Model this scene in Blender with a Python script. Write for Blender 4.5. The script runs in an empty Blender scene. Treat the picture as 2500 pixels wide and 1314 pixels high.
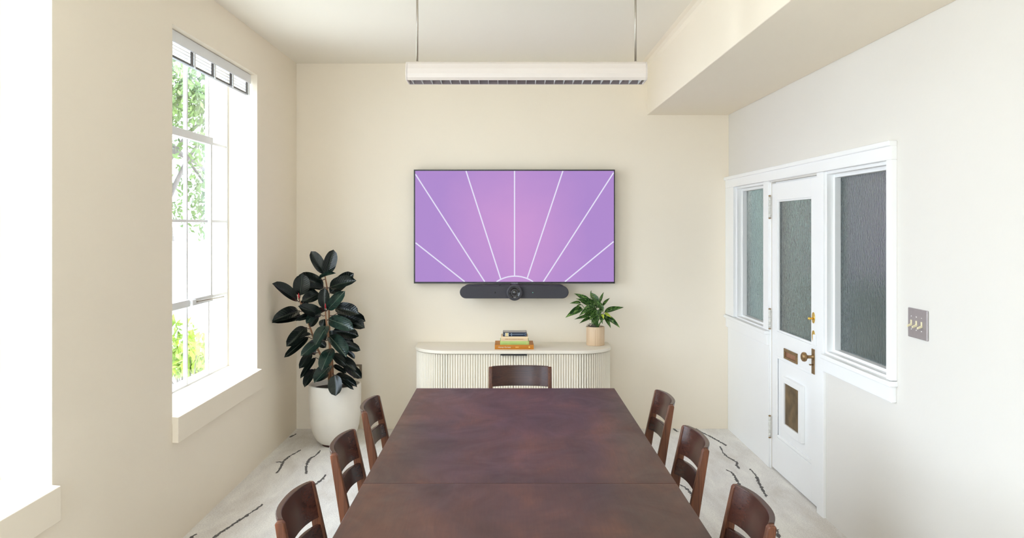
import bpy, math, random
from mathutils import Vector, Matrix, Euler

random.seed(7)
scene = bpy.context.scene
COL = scene.collection

# ------------------------------------------------------------------ camera
F = 1960.0                      # focal length in pixels of the 2500 px wide frame
CAMZ = 1.72
cam_data = bpy.data.cameras.new('camera')
cam_data.sensor_fit = 'HORIZONTAL'
cam_data.sensor_width = 36.0
cam_data.lens = F / 2500.0 * 36.0
cam_data.shift_x = 9.0 / 2500.0
cam_data.shift_y = -105.0 / 2500.0
cam_data.clip_start = 0.05
cam_data.clip_end = 300
cam = bpy.data.objects.new('camera', cam_data)
cam.location = (0, 0, CAMZ)
cam.rotation_euler = (math.pi / 2, 0, 0)
COL.objects.link(cam)
scene.camera = cam

# ------------------------------------------------------------------ world: bright overcast sky
world = bpy.data.worlds.new('world')
scene.world = world
world.use_nodes = True
bg = world.node_tree.nodes['Background']
bg.inputs['Color'].default_value = (0.83, 0.925, 1.11, 1)
bg.inputs['Strength'].default_value = 9.6

# ------------------------------------------------------------------ exposure
scene.view_settings.view_transform = 'Standard'
scene.view_settings.look = 'None'
scene.view_settings.exposure = 0.0
scene.view_settings.gamma = 1.0
scene.view_settings.use_curve_mapping = False
scene.cycles.max_bounces = 8
scene.cycles.diffuse_bounces = 6
scene.cycles.glossy_bounces = 3
scene.cycles.transmission_bounces = 4
scene.cycles.transparent_max_bounces = 8
scene.cycles.caustics_reflective = False
scene.cycles.caustics_refractive = False
scene.cycles.adaptive_threshold = 0.05

# ------------------------------------------------------------------ room constants (metres, camera at x=0,y=0)
XL, XR = -1.795, 1.868          # left / right wall faces
YB, YF = 6.806, -1.75           # back wall (ahead of the camera), wall behind the camera
ZC = 3.098                      # ceiling
WT = 0.36                       # thickness of the window wall
XG = -2.015                     # plane of the steel windows
WZ0, WZ1 = 0.70, 2.80           # window openings
WIN = [(4.289, 5.739), (1.708, 3.158), (-0.873, 0.577)]

# portals guide sky light through the window openings (they give off no light)
for (a, b) in WIN:
    ld = bpy.data.lights.new('window_portal', 'AREA')
    ld.shape = 'RECTANGLE'
    ld.size = b - a
    ld.size_y = WZ1 - WZ0
    ld.cycles.is_portal = True
    lo = bpy.data.objects.new('window_portal', ld)
    lo.location = (XG - 0.05, (a + b) / 2, (WZ0 + WZ1) / 2)
    lo.rotation_euler = Vector((1, 0, 0)).to_track_quat('-Z', 'Y').to_euler()
    COL.objects.link(lo)
RW = (-1.55, 0.10)              # window added behind the viewpoint to brighten the back wall
ld = bpy.data.lights.new('window_portal', 'AREA')
ld.shape = 'RECTANGLE'; ld.size = RW[1] - RW[0]; ld.size_y = WZ1 - WZ0
ld.cycles.is_portal = True
lo = bpy.data.objects.new('window_portal', ld)
lo.location = ((RW[0] + RW[1]) / 2, YF - 0.12, (WZ0 + WZ1) / 2)
lo.rotation_euler = Vector((0, 1, 0)).to_track_quat('-Z', 'Y').to_euler()
COL.objects.link(lo)

# ================================================================== helpers
def ground(px, py, z=0.0):
    """photo pixel -> point on the horizontal plane z"""
    Y = F * (CAMZ - z) / (py - 552.0)
    return Vector(((px - 1241.0) * Y / F, Y, z))

def at(px, py, Y):
    return Vector(((px - 1241.0) * Y / F, Y, CAMZ - (py - 552.0) * Y / F))

WM = {}                          # world matrices as built

class MB:
    def __init__(self):
        self.v = []; self.f = []; self.smooth = []
    def add(self, vs, fs, sm=False):
        n = len(self.v)
        self.v += [Vector(p) for p in vs]
        self.f += [tuple(i + n for i in q) for q in fs]
        self.smooth += [sm] * len(fs)
        return self
    def box(self, x0, x1, y0, y1, z0, z1):
        if x0 > x1: x0, x1 = x1, x0
        if y0 > y1: y0, y1 = y1, y0
        if z0 > z1: z0, z1 = z1, z0
        return self.add([(x0, y0, z0), (x1, y0, z0), (x1, y1, z0), (x0, y1, z0),
                         (x0, y0, z1), (x1, y0, z1), (x1, y1, z1), (x0, y1, z1)],
                        [(3, 2, 1, 0), (4, 5, 6, 7), (0, 1, 5, 4), (1, 2, 6, 5), (2, 3, 7, 6), (3, 0, 4, 7)])
    def prism(self, poly, axis, a, b, sm=False):
        """poly: 2-D outline; axis 0/1/2 is the extrusion axis"""
        def mk(p, t):
            if axis == 0: return (t, p[0], p[1])
            if axis == 1: return (p[0], t, p[1])
            return (p[0], p[1], t)
        n = len(poly)
        vs = [mk(p, a) for p in poly] + [mk(p, b) for p in poly]
        area = sum(poly[i][0] * poly[(i + 1) % n][1] - poly[(i + 1) % n][0] * poly[i][1] for i in range(n))
        flip = (area > 0) ^ (axis == 1) ^ (b < a)
        sides = [(i, (i + 1) % n, n + (i + 1) % n, n + i) for i in range(n)]
        caps = [tuple(reversed(range(n))), tuple(range(n, 2 * n))]
        if not flip:
            sides = [tuple(reversed(q)) for q in sides]; caps = [tuple(reversed(q)) for q in caps]
        self.add(vs, sides, sm)
        k = len(self.v) - 2 * n
        self.f += [tuple(i + k for i in q) for q in caps]; self.smooth += [False, False]
        return self
    def tube(self, pts, r, n=8, caps=True):
        pts = [Vector(p) for p in pts]
        rr = r if isinstance(r, (list, tuple)) else [r] * len(pts)
        rings = []
        up = None
        for i, p in enumerate(pts):
            t = (pts[min(i + 1, len(pts) - 1)] - pts[max(i - 1, 0)]).normalized()
            if up is None:
                up = Vector((0, 0, 1)) if abs(t.z) < 0.9 else Vector((1, 0, 0))
            s = t.cross(up).normalized(); u = s.cross(t).normalized(); up = u
            rings.append([p + (s * math.cos(a) + u * math.sin(a)) * rr[i] for a in [2 * math.pi * k / n for k in range(n)]])
        vs = [q for ring in rings for q in ring]
        fs = []
        for i in range(len(rings) - 1):
            for k in range(n):
                fs.append((i * n + k, (i + 1) * n + k, (i + 1) * n + (k + 1) % n, i * n + (k + 1) % n))
        fs = [tuple(reversed(q)) for q in fs]
        self.add(vs, fs, True)
        if caps:
            k = len(self.v) - len(vs)
            self.f += [tuple(k + i for i in range(n))[::-1], tuple(k + (len(rings) - 1) * n + i for i in range(n))]
            self.smooth += [False, False]
        return self
    def lathe(self, prof, c=(0, 0, 0), n=32, axis='z'):
        vs = []; fs = []
        c = Vector(c)
        m = len(prof)
        for k in range(n):
            a = 2 * math.pi * k / n
            for (r, h) in prof:
                if axis == 'z': p = Vector((r * math.cos(a), r * math.sin(a), h))
                elif axis == 'y': p = Vector((r * math.cos(a), h, -r * math.sin(a)))
                else: p = Vector((h, r * math.cos(a), r * math.sin(a)))
                vs.append(c + p)
        for k in range(n):
            for i in range(m - 1):
                fs.append((k * m + i, ((k + 1) % n) * m + i, ((k + 1) % n) * m + i + 1, k * m + i + 1))
        return self.add(vs, fs, True)
    def mesh(self, name, center=True):
        if center and self.v:
            lo = Vector((min(p[i] for p in self.v) for i in range(3)))
            hi = Vector((max(p[i] for p in self.v) for i in range(3)))
            c = (lo + hi) / 2
        else:
            c = Vector((0, 0, 0))
        me = bpy.data.meshes.new(name)
        me.from_pydata([tuple(p - c) for p in self.v], [], self.f)
        me.polygons.foreach_set('use_smooth', self.smooth)
        me.validate(); me.update()
        return me, c

def place(o, M, parent=None):
    COL.objects.link(o)
    WM[o.name] = M
    if parent is not None:
        o.parent = parent
        o.matrix_parent_inverse = WM[parent.name].inverted()
    o.matrix_basis = M
    return o

def obj(name, mb, material, parent=None, bevel=0.0, seg=2, center=True):
    me, c = mb.mesh(name, center)
    me.materials.append(material)
    o = bpy.data.objects.new(name, me)
    place(o, Matrix.Translation(c), parent)
    if bevel:
        m = o.modifiers.new('bevel', 'BEVEL'); m.width = bevel; m.segments = seg
        m.limit_method = 'ANGLE'; m.angle_limit = math.radians(40)
    return o

def inst(name, me, M, parent=None):
    o = bpy.data.objects.new(name, me)
    return place(o, M, parent)

def tag(o, label, cat=None, group=None, kind=None):
    o['label'] = label
    if cat: o['category'] = cat
    if group: o['group'] = group
    if kind: o['kind'] = kind
    return o

def thing(name, label, cat, loc=(0, 0, 0), group=None, kind=None):
    o = bpy.data.objects.new(name, None)
    o.empty_display_size = 0.1
    place(o, Matrix.Translation(Vector(loc)))
    return tag(o, label, cat, group, kind)

def copy_tree(o, parent=None, M=None):
    c = o.copy()
    COL.objects.link(c)
    if parent is not None:
        c.parent = parent
    if M is not None:
        c.matrix_basis = M
    for ch in o.children:
        copy_tree(ch, c)
    return c

def text_part(name, body, size, material, parent, loc, rot, align='CENTER', shear=0.0, sx=1.0):
    cu = bpy.data.curves.new(name, 'FONT')
    cu.body = body; cu.size = size; cu.align_x = align; cu.align_y = 'CENTER'; cu.shear = shear
    cu.extrude = 0.0002
    cu.resolution_u = 3
    tmp = bpy.data.objects.new('tmp_text', cu)
    COL.objects.link(tmp)
    dg = bpy.context.evaluated_depsgraph_get()
    me = bpy.data.meshes.new_from_object(tmp.evaluated_get(dg))
    bpy.data.objects.remove(tmp)
    me.name = name
    me.materials.clear(); me.materials.append(material)
    M = Matrix.Translation(Vector(loc)) @ Euler(rot).to_matrix().to_4x4() @ Matrix.Diagonal((sx, 1, 1, 1))
    return inst(name, me, M, parent)

# ================================================================== materials
def nodes_of(name):
    m = bpy.data.materials.new(name)
    m.use_nodes = True
    nt = m.node_tree
    return m, nt, nt.nodes['Principled BSDF']

def mix_col(nt, fac, a, b):
    n = nt.nodes.new('ShaderNodeMix'); n.data_type = 'RGBA'
    n.inputs[6].default_value = (*a, 1) if len(a) == 3 else a
    n.inputs[7].default_value = (*b, 1) if len(b) == 3 else b
    if fac is not None: nt.links.new(fac, n.inputs[0])
    return n

def coords(nt, scale=(1, 1, 1), kind='Object'):
    t = nt.nodes.new('ShaderNodeTexCoord')
    mp = nt.nodes.new('ShaderNodeMapping')
    mp.inputs['Scale'].default_value = scale
    nt.links.new(t.outputs[kind], mp.inputs[0])
    return mp.outputs[0]

def noise(nt, vec, scale, detail=4, rough=0.5, dist=0.0):
    n = nt.nodes.new('ShaderNodeTexNoise')
    n.inputs['Scale'].default_value = scale
    n.inputs['Detail'].default_value = detail
    n.inputs['Roughness'].default_value = rough
    n.inputs['Distortion'].default_value = dist
    if vec is not None: nt.links.new(vec, n.inputs['Vector'])
    return n.outputs['Fac']

def ramp(nt, fac, stops):
    r = nt.nodes.new('ShaderNodeValToRGB')
    cr = r.color_ramp
    while len(cr.elements) < len(stops): cr.elements.new(0.5)
    for e, (p, c) in zip(cr.elements, stops):
        e.position = p; e.color = (*c, 1)
    nt.links.new(fac, r.inputs[0])
    return r.outputs[0]

def bump(nt, bsdf, height, strength=0.2, distance=0.01):
    b = nt.nodes.new('ShaderNodeBump')
    b.inputs['Strength'].default_value = strength
    b.inputs['Distance'].default_value = distance
    nt.links.new(height, b.inputs['Height'])
    nt.links.new(b.outputs[0], bsdf.inputs['Normal'])

def simple(name, col, rough=0.5, metal=0.0, var=0.06, scale=6.0, bmp=0.0, bscale=80.0, coat=0.0, spec=0.5):
    m, nt, b = nodes_of(name)
    vec = coords(nt)
    f = noise(nt, vec, scale)
    lo = tuple(max(0, c * (1 - var)) for c in col); hi = tuple(min(1, c * (1 + var)) for c in col)
    mc = mix_col(nt, f, lo, hi)
    nt.links.new(mc.outputs[2], b.inputs['Base Color'])
    b.inputs['Roughness'].default_value = rough
    b.inputs['Metallic'].default_value = metal
    b.inputs['Specular IOR Level'].default_value = spec
    if coat: b.inputs['Coat Weight'].default_value = coat
    if bmp: bump(nt, b, noise(nt, vec, bscale, 3), bmp, 0.004)
    return m

def plaster(name, col, rough=0.75):
    m, nt, b = nodes_of(name)
    vec = coords(nt)
    f = noise(nt, vec, 1.2, 1)
    mc = mix_col(nt, f, tuple(c * 0.985 for c in col), tuple(min(1, c * 1.015) for c in col))
    nt.links.new(mc.outputs[2], b.inputs['Base Color'])
    b.inputs['Roughness'].default_value = rough
    b.inputs['Specular IOR Level'].default_value = 0.25
    bump(nt, b, noise(nt, vec, 28.0, 2), 0.10, 0.006)
    return m

def wood(name, dark, light, axis=2, rough=0.35, scale=1.0, contrast=(0.35, 0.7), coat=0.0, fine=60.0, spec=0.5):
    """axis: the object axis along which the grain runs"""
    m, nt, b = nodes_of(name)
    sc = [14.0 * scale] * 3; sc[axis] = 0.9 * scale
    vec = coords(nt, tuple(sc))
    f1 = noise(nt, vec, 1.6, 5, 0.6, 0.8)
    sc2 = [fine * scale] * 3; sc2[axis] = 1.6 * scale
    f2 = noise(nt, coords(nt, tuple(sc2)), 1.7, 3, 0.7)
    mm = nt.nodes.new('ShaderNodeMath'); mm.operation = 'MULTIPLY_ADD'
    nt.links.new(f2, mm.inputs[0]); mm.inputs[1].default_value = 0.55
    m2 = nt.nodes.new('ShaderNodeMath'); m2.operation = 'MULTIPLY'
    nt.links.new(f1, m2.inputs[0]); m2.inputs[1].default_value = 0.5
    nt.links.new(m2.outputs[0], mm.inputs[2])
    c = ramp(nt, mm.outputs[0], [(contrast[0], dark), (contrast[1], light)])
    nt.links.new(c, b.inputs['Base Color'])
    b.inputs['Roughness'].default_value = rough
    b.inputs['Specular IOR Level'].default_value = spec
    if coat: b.inputs['Coat Weight'].default_value = coat; b.inputs['Coat Roughness'].default_value = 0.25
    bump(nt, b, f2, 0.06, 0.002)
    return m

def emit(name, col, strength=1.0):
    m = bpy.data.materials.new(name); m.use_nodes = True
    nt = m.node_tree; nt.nodes.clear()
    o = nt.nodes.new('ShaderNodeOutputMaterial'); e = nt.nodes.new('ShaderNodeEmission')
    e.inputs[0].default_value = (*col, 1); e.inputs[1].default_value = strength
    nt.links.new(e.outputs[0], o.inputs[0])
    return m

M = {}
WALL = (0.895, 0.808, 0.675)
M['wall'] = plaster('cream_plaster', WALL)
M['wall_daylit'] = plaster('daylit_cream_plaster', (0.77, 0.732, 0.675))  # same cream paint, with the whitening of daylight put into its colour
M['ceiling'] = plaster('ceiling_plaster', (0.89, 0.84, 0.74))
M['trim'] = simple('white_gloss_paint', (0.92, 0.915, 0.905), 0.38, var=0.015, scale=4, bmp=0.04, bscale=40)
M['steel_white'] = simple('white_steel_paint', (0.76, 0.76, 0.76), 0.4, var=0.02)
M['cream'] = simple('cream_lacquer', (0.87, 0.80, 0.675), 0.45, var=0.02)
M['white_metal'] = simple('warm_white_metal', (0.70, 0.63, 0.575), 0.4, var=0.015)
M['louver'] = simple('satin_louver_metal', (0.30, 0.265, 0.28), 0.35, metal=0.4, var=0.03)
M['rod'] = simple('brushed_nickel', (0.42, 0.38, 0.33), 0.35, metal=0.9, var=0.05)
M['brass'] = simple('polished_brass', (0.78, 0.52, 0.12), 0.22, metal=1.0, var=0.1, scale=30)
M['old_brass'] = simple('aged_brass', (0.30, 0.19, 0.09), 0.38, metal=0.85, var=0.5, scale=45)
M['copper_in'] = simple('copper_slot', (0.42, 0.20, 0.12), 0.4, metal=0.7, var=0.3, scale=30)
M['steel'] = simple('brushed_steel_plate', (0.42, 0.38, 0.38), 0.42, metal=0.65, var=0.08, scale=60)
M['steel_dark'] = simple('outlet_plate_steel', (0.30, 0.25, 0.20), 0.3, metal=0.8, var=0.05)
M['ivory'] = simple('ivory_plastic', (0.84, 0.76, 0.50), 0.4, var=0.03)
M['screw'] = simple('bright_screw', (0.8, 0.8, 0.8), 0.25, metal=0.9, var=0.02)
M['black'] = simple('black_plastic', (0.010, 0.009, 0.010), 0.35, var=0.1)
M['dark_hinge'] = simple('worn_hinge_paint', (0.72, 0.70, 0.64), 0.5, var=0.12, scale=60)
M['gap'] = simple('dark_gap', (0.05, 0.048, 0.045), 0.9, var=0.1)
M['charcoal'] = simple('charcoal_speaker_cloth', (0.052, 0.049, 0.058), 0.8, var=0.2, scale=300, bmp=0.2, bscale=600)
M['charcoal_ring'] = simple('charcoal_plastic_ring', (0.045, 0.042, 0.050), 0.55, var=0.05)
M['lens_black'] = simple('glossy_lens_black', (0.008, 0.007, 0.008), 0.12, var=0.1, coat=0.6)
M['lens_ring'] = simple('lens_ring_metal', (0.16, 0.155, 0.16), 0.3, metal=0.6, var=0.05)
M['logo_grey'] = simple('pale_grey_print', (0.55, 0.53, 0.56), 0.5, var=0.02)
M['led'] = emit('green_status_light', (0.35, 1.0, 0.75), 1.2)
M['table'] = None
M['chair_post'] = wood('chair_oak_upright', (0.030, 0.010, 0.006), (0.225, 0.078, 0.034), 2, 0.36, 1.0, (0.36, 0.66), fine=140, spec=0.35)
M['chair_panel'] = wood('chair_oak_panel', (0.024, 0.0075, 0.005), (0.092, 0.029, 0.018), 0, 0.27, 1.0, (0.34, 0.72), fine=120, spec=0.42)
M['chair_seat'] = wood('chair_oak_seat', (0.05, 0.02, 0.014), (0.14, 0.055, 0.035), 1, 0.35)
M['pot'] = simple('pale_concrete', (0.82, 0.77, 0.685), 0.8, var=0.09, scale=5, bmp=0.1, bscale=25)
M['soil'] = simple('dark_soil', (0.022, 0.016, 0.012), 0.95, var=0.5, scale=40, bmp=0.6, bscale=60)
M['felt'] = simple('brown_felt_pad', (0.09, 0.035, 0.025), 0.9)
M['stem'] = simple('brown_plant_stem', (0.26, 0.12, 0.055), 0.6, var=0.35, scale=40, bmp=0.3)
M['petiole'] = simple('dark_petiole', (0.09, 0.05, 0.035), 0.5, var=0.3)
M['bud'] = simple('red_leaf_bud', (0.55, 0.015, 0.03), 0.35, var=0.2)
M['wood_pot'] = wood('pale_beech_pot', (0.62, 0.42, 0.25), (0.80, 0.62, 0.43), 2, 0.5, 0.7, (0.25, 0.75))
M['moss'] = simple('dry_moss', (0.20, 0.165, 0.14), 0.95, var=0.4, scale=60)
M['green_stem'] = simple('green_stalk', (0.12, 0.24, 0.06), 0.5, var=0.2)
M['page'] = simple('book_page_edges', (0.78, 0.72, 0.60), 0.9, var=0.05, scale=200)
M['book_orange'] = simple('orange_cloth_cover', (0.53, 0.185, 0.008), 0.55, var=0.08)
M['book_green'] = simple('light_green_cover', (0.42, 0.56, 0.16), 0.5, var=0.12, scale=25)
M['book_beige'] = simple('buff_cover', (0.80, 0.60, 0.36), 0.55, var=0.06)
M['book_navy'] = simple('navy_cover', (0.012, 0.020, 0.045), 0.35, var=0.3, scale=20)
M['gold'] = simple('pale_gold_print', (0.76, 0.58, 0.24), 0.45, var=0.1)
M['cream_print'] = simple('cream_print', (0.80, 0.76, 0.62), 0.5)
M['amber_print'] = simple('amber_print', (0.90, 0.55, 0.14), 0.5)
M['blue_print'] = simple('pale_blue_print', (0.28, 0.36, 0.48), 0.5)
M['brown_print'] = simple('brown_print', (0.36, 0.17, 0.07), 0.5)
M['cover_art'] = simple('grey_cover_art', (0.42, 0.38, 0.34), 0.35, var=0.5, scale=18)
M['blind_white'] = simple('white_blind_valance', (0.78, 0.79, 0.80), 0.45, var=0.02)
M['blind_grey'] = simple('grey_blind_band', (0.11, 0.11, 0.12), 0.4, var=0.1)
M['blind_slat'] = simple('pale_blind_slat', (0.62, 0.62, 0.64), 0.3, var=0.15, scale=12)
M['carpet_line'] = simple('charcoal_carpet_yarn', (0.13, 0.122, 0.118), 0.95, var=0.5, scale=120, bmp=0.5, bscale=300)

# carpet
def carpet():
    m, nt, b = nodes_of('mottled_carpet')
    vec = coords(nt)
    s = noise(nt, coords(nt, (2.6, 0.8, 1)), 1.8, 7, 0.66, 0.35)
    fine = noise(nt, vec, 120.0, 4, 0.85)
    c1 = ramp(nt, s, [(0.36, (0.78, 0.735, 0.68)), (0.50, (0.88, 0.85, 0.81)), (0.62, (0.97, 0.945, 0.89))])
    mc = nt.nodes.new('ShaderNodeMix'); mc.data_type = 'RGBA'; mc.blend_type = 'MULTIPLY'
    mc.inputs[0].default_value = 1.0
    nt.links.new(c1, mc.inputs[6])
    g = ramp(nt, fine, [(0.36, (0.78, 0.77, 0.765)), (0.56, (1.0, 1.0, 1.0))])
    nt.links.new(g, mc.inputs[7])
    nt.links.new(mc.outputs[2], b.inputs['Base Color'])
    b.inputs['Roughness'].default_value = 0.95
    b.inputs['Specular IOR Level'].default_value = 0.1
    bump(nt, b, fine, 0.5, 0.006)
    return m
M['carpet'] = carpet()

# table top: dark stained, worn
def table_mat():
    m, nt, b = nodes_of('dark_stained_table_top')
    vec = coords(nt)
    big = noise(nt, coords(nt, (2.2, 1.0, 1)), 1.7, 5, 0.6, 0.4)
    fine = noise(nt, coords(nt, (90, 5, 5)), 1.5, 4, 0.7)
    c = ramp(nt, big, [(0.32, (0.040, 0.016, 0.013)), (0.50, (0.070, 0.026, 0.018)), (0.70, (0.125, 0.045, 0.023))])
    mc = nt.nodes.new('ShaderNodeMix'); mc.data_type = 'RGBA'; mc.blend_type = 'MULTIPLY'; mc.inputs[0].default_value = 1
    nt.links.new(c, mc.inputs[6])
    nt.links.new(ramp(nt, fine, [(0.3, (0.8, 0.8, 0.8)), (0.7, (1.1, 1.1, 1.1))]), mc.inputs[7])
    nt.links.new(mc.outputs[2], b.inputs['Base Color'])
    r = ramp(nt, noise(nt, vec, 2.6, 4, 0.6, 1.5), [(0.3, (0.34, 0.34, 0.34)), (0.7, (0.48, 0.48, 0.48))])
    nt.links.new(r, b.inputs['Roughness'])
    b.inputs['Specular IOR Level'].default_value = 0.42
    bump(nt, b, fine, 0.03, 0.001)
    return m
M['table'] = table_mat()

# clear window glass: see-through with a fresnel sheen
def clear_glass():
    m = bpy.data.materials.new('clear_window_glass'); m.use_nodes = True
    nt = m.node_tree; nt.nodes.clear()
    o = nt.nodes.new('ShaderNodeOutputMaterial')
    tr = nt.nodes.new('ShaderNodeBsdfTransparent'); tr.inputs[0].default_value = (0.96, 0.985, 0.97, 1)
    gl = nt.nodes.new('ShaderNodeBsdfGlossy'); gl.inputs['Roughness'].default_value = 0.02
    lw = nt.nodes.new('ShaderNodeLayerWeight'); lw.inputs[0].default_value = 0.5
    pw = nt.nodes.new('ShaderNodeMath'); pw.operation = 'POWER'; pw.inputs[1].default_value = 4.0
    nt.links.new(lw.outputs['Facing'], pw.inputs[0])
    fr = nt.nodes.new('ShaderNodeMath'); fr.operation = 'MULTIPLY_ADD'; fr.inputs[1].default_value = 0.5; fr.inputs[2].default_value = 0.02
    nt.links.new(pw.outputs[0], fr.inputs[0])
    mx = nt.nodes.new('ShaderNodeMixShader')
    nt.links.new(fr.outputs[0], mx.inputs[0]); nt.links.new(tr.outputs[0], mx.inputs[1]); nt.links.new(gl.outputs[0], mx.inputs[2])
    nt.links.new(mx.outputs[0], o.inputs[0])
    return m
M['glass'] = clear_glass()

# obscure (hammered) glass of the door and sidelights
def obscure_glass():
    m, nt, b = nodes_of('hammered_obscure_glass')
    b.inputs['Base Color'].default_value = (0.78, 0.93, 0.92, 1)
    b.inputs['Roughness'].default_value = 0.12
    b.inputs['Transmission Weight'].default_value = 0.93
    b.inputs['IOR'].default_value = 1.28
    b.inputs['Specular IOR Level'].default_value = 0.5
    vec = coords(nt, (1, 60, 26))
    n1 = noise(nt, vec, 1.0, 2, 0.5, 0.9)
    bump(nt, b, n1, 0.5, 0.006)
    return m
M['obscure'] = obscure_glass()

# brown woven vent grille
def grille_mat():
    m, nt, b = nodes_of('brown_mesh_grille')
    ck = nt.nodes.new('ShaderNodeTexChecker'); ck.inputs['Scale'].default_value = 260
    nt.links.new(coords(nt), ck.inputs[0])
    n = noise(nt, coords(nt), 14, 4)
    c = ramp(nt, n, [(0.3, (0.12, 0.075, 0.035)), (0.7, (0.27, 0.18, 0.085))])
    mc = nt.nodes.new('ShaderNodeMix'); mc.data_type = 'RGBA'; mc.blend_type = 'MULTIPLY'; mc.inputs[0].default_value = 1
    nt.links.new(c, mc.inputs[6])
    nt.links.new(ramp(nt, ck.outputs[1], [(0, (0.55, 0.55, 0.55)), (1, (1.1, 1.1, 1.1))]), mc.inputs[7])
    nt.links.new(mc.outputs[2], b.inputs['Base Color'])
    b.inputs['Metallic'].default_value = 0.3; b.inputs['Roughness'].default_value = 0.5
    return m
M['grille'] = grille_mat()

# leaves: object x runs base->tip (0..1), y across (-.5...5)
def leaf_mat(name, dark, mid, rib, rough, varieg=False):
    m, nt, b = nodes_of(name)
    t = nt.nodes.new('ShaderNodeTexCoord')
    sp = nt.nodes.new('ShaderNodeSeparateXYZ'); nt.links.new(t.outputs['Object'], sp.inputs[0])
    ab = nt.nodes.new('ShaderNodeMath'); ab.operation = 'ABSOLUTE'; nt.links.new(sp.outputs[1], ab.inputs[0])
    f = noise(nt, t.outputs['Object'], 5 if varieg else 2.5, 4, 0.6, 0.6)
    if varieg:
        mp = nt.nodes.new('ShaderNodeMapping'); mp.inputs['Scale'].default_value = (6, 9, 1)
        nt.links.new(t.outputs['Object'], mp.inputs[0])
        oi = nt.nodes.new('ShaderNodeObjectInfo')
        ad = nt.nodes.new('ShaderNodeVectorMath'); ad.operation = 'ADD'
        sc = nt.nodes.new('ShaderNodeMath'); sc.operation = 'MULTIPLY'; sc.inputs[1].default_value = 40
        nt.links.new(oi.outputs['Random'], sc.inputs[0])
        nt.links.new(mp.outputs[0], ad.inputs[0]); nt.links.new(sc.outputs[0], ad.inputs[1])
        f = noise(nt, ad.outputs[0], 1.0, 4, 0.6, 0.8)
        c = ramp(nt, f, [(0.42, dark), (0.52, mid), (0.62, rib)])
    else:
        c = ramp(nt, f, [(0.35, dark), (0.7, mid)])
    mr = nt.nodes.new('ShaderNodeMapRange')
    mr.inputs[1].default_value = 0.006; mr.inputs[2].default_value = 0.022
    mr.inputs[3].default_value = 0.75 if not varieg else 0.3; mr.inputs[4].default_value = 0.0
    nt.links.new(ab.outputs[0], mr.inputs[0])
    mc = mix_col(nt, mr.outputs[0], (0, 0, 0), rib)
    nt.links.new(c, mc.inputs[6])
    nt.links.new(mc.outputs[2], b.inputs['Base Color'])
    b.inputs['Roughness'].default_value = rough
    # side veins
    w = nt.nodes.new('ShaderNodeTexWave'); w.inputs['Scale'].default_value = 3.2; w.inputs['Distortion'].default_value = 1.5
    cb = nt.nodes.new('ShaderNodeCombineXYZ')
    md = nt.nodes.new('ShaderNodeMath'); md.operation = 'MULTIPLY_ADD'; md.inputs[1].default_value = -0.6
    nt.links.new(ab.outputs[0], md.inputs[0]); nt.links.new(sp.outputs[0], md.inputs[2])
    nt.links.new(md.outputs[0], cb.inputs[0]); nt.links.new(cb.outputs[0], w.inputs[0])
    bump(nt, b, w.outputs[1], 0.08, 0.01)
    return m
M['rubber'] = leaf_mat('dark_rubber_leaf', (0.0035, 0.0065, 0.005), (0.008, 0.015, 0.010), (0.055, 0.07, 0.045), 0.27)
M['rubber_pale'] = leaf_mat('green_rubber_leaf', (0.008, 0.020, 0.015), (0.020, 0.042, 0.028), (0.16, 0.20, 0.14), 0.22)
M['aglao'] = leaf_mat('variegated_leaf', (0.007, 0.035, 0.006), (0.035, 0.11, 0.016), (0.28, 0.44, 0.11), 0.32, True)
M['aglao_yellow'] = leaf_mat('yellow_green_leaf', (0.36, 0.46, 0.03), (0.52, 0.60, 0.06), (0.62, 0.66, 0.15), 0.35)

# ================================================================== the setting
BIG = 0.30
# floor
fl = obj('floor', MB().box(XL - 0.02, XR + 0.02, YF - 0.02, YB + 0.02, -0.12, 0.0), M['carpet'], center=False)
tag(fl, 'pale grey and cream mottled carpet with charcoal squiggle lines', 'floor', kind='structure')

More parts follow.
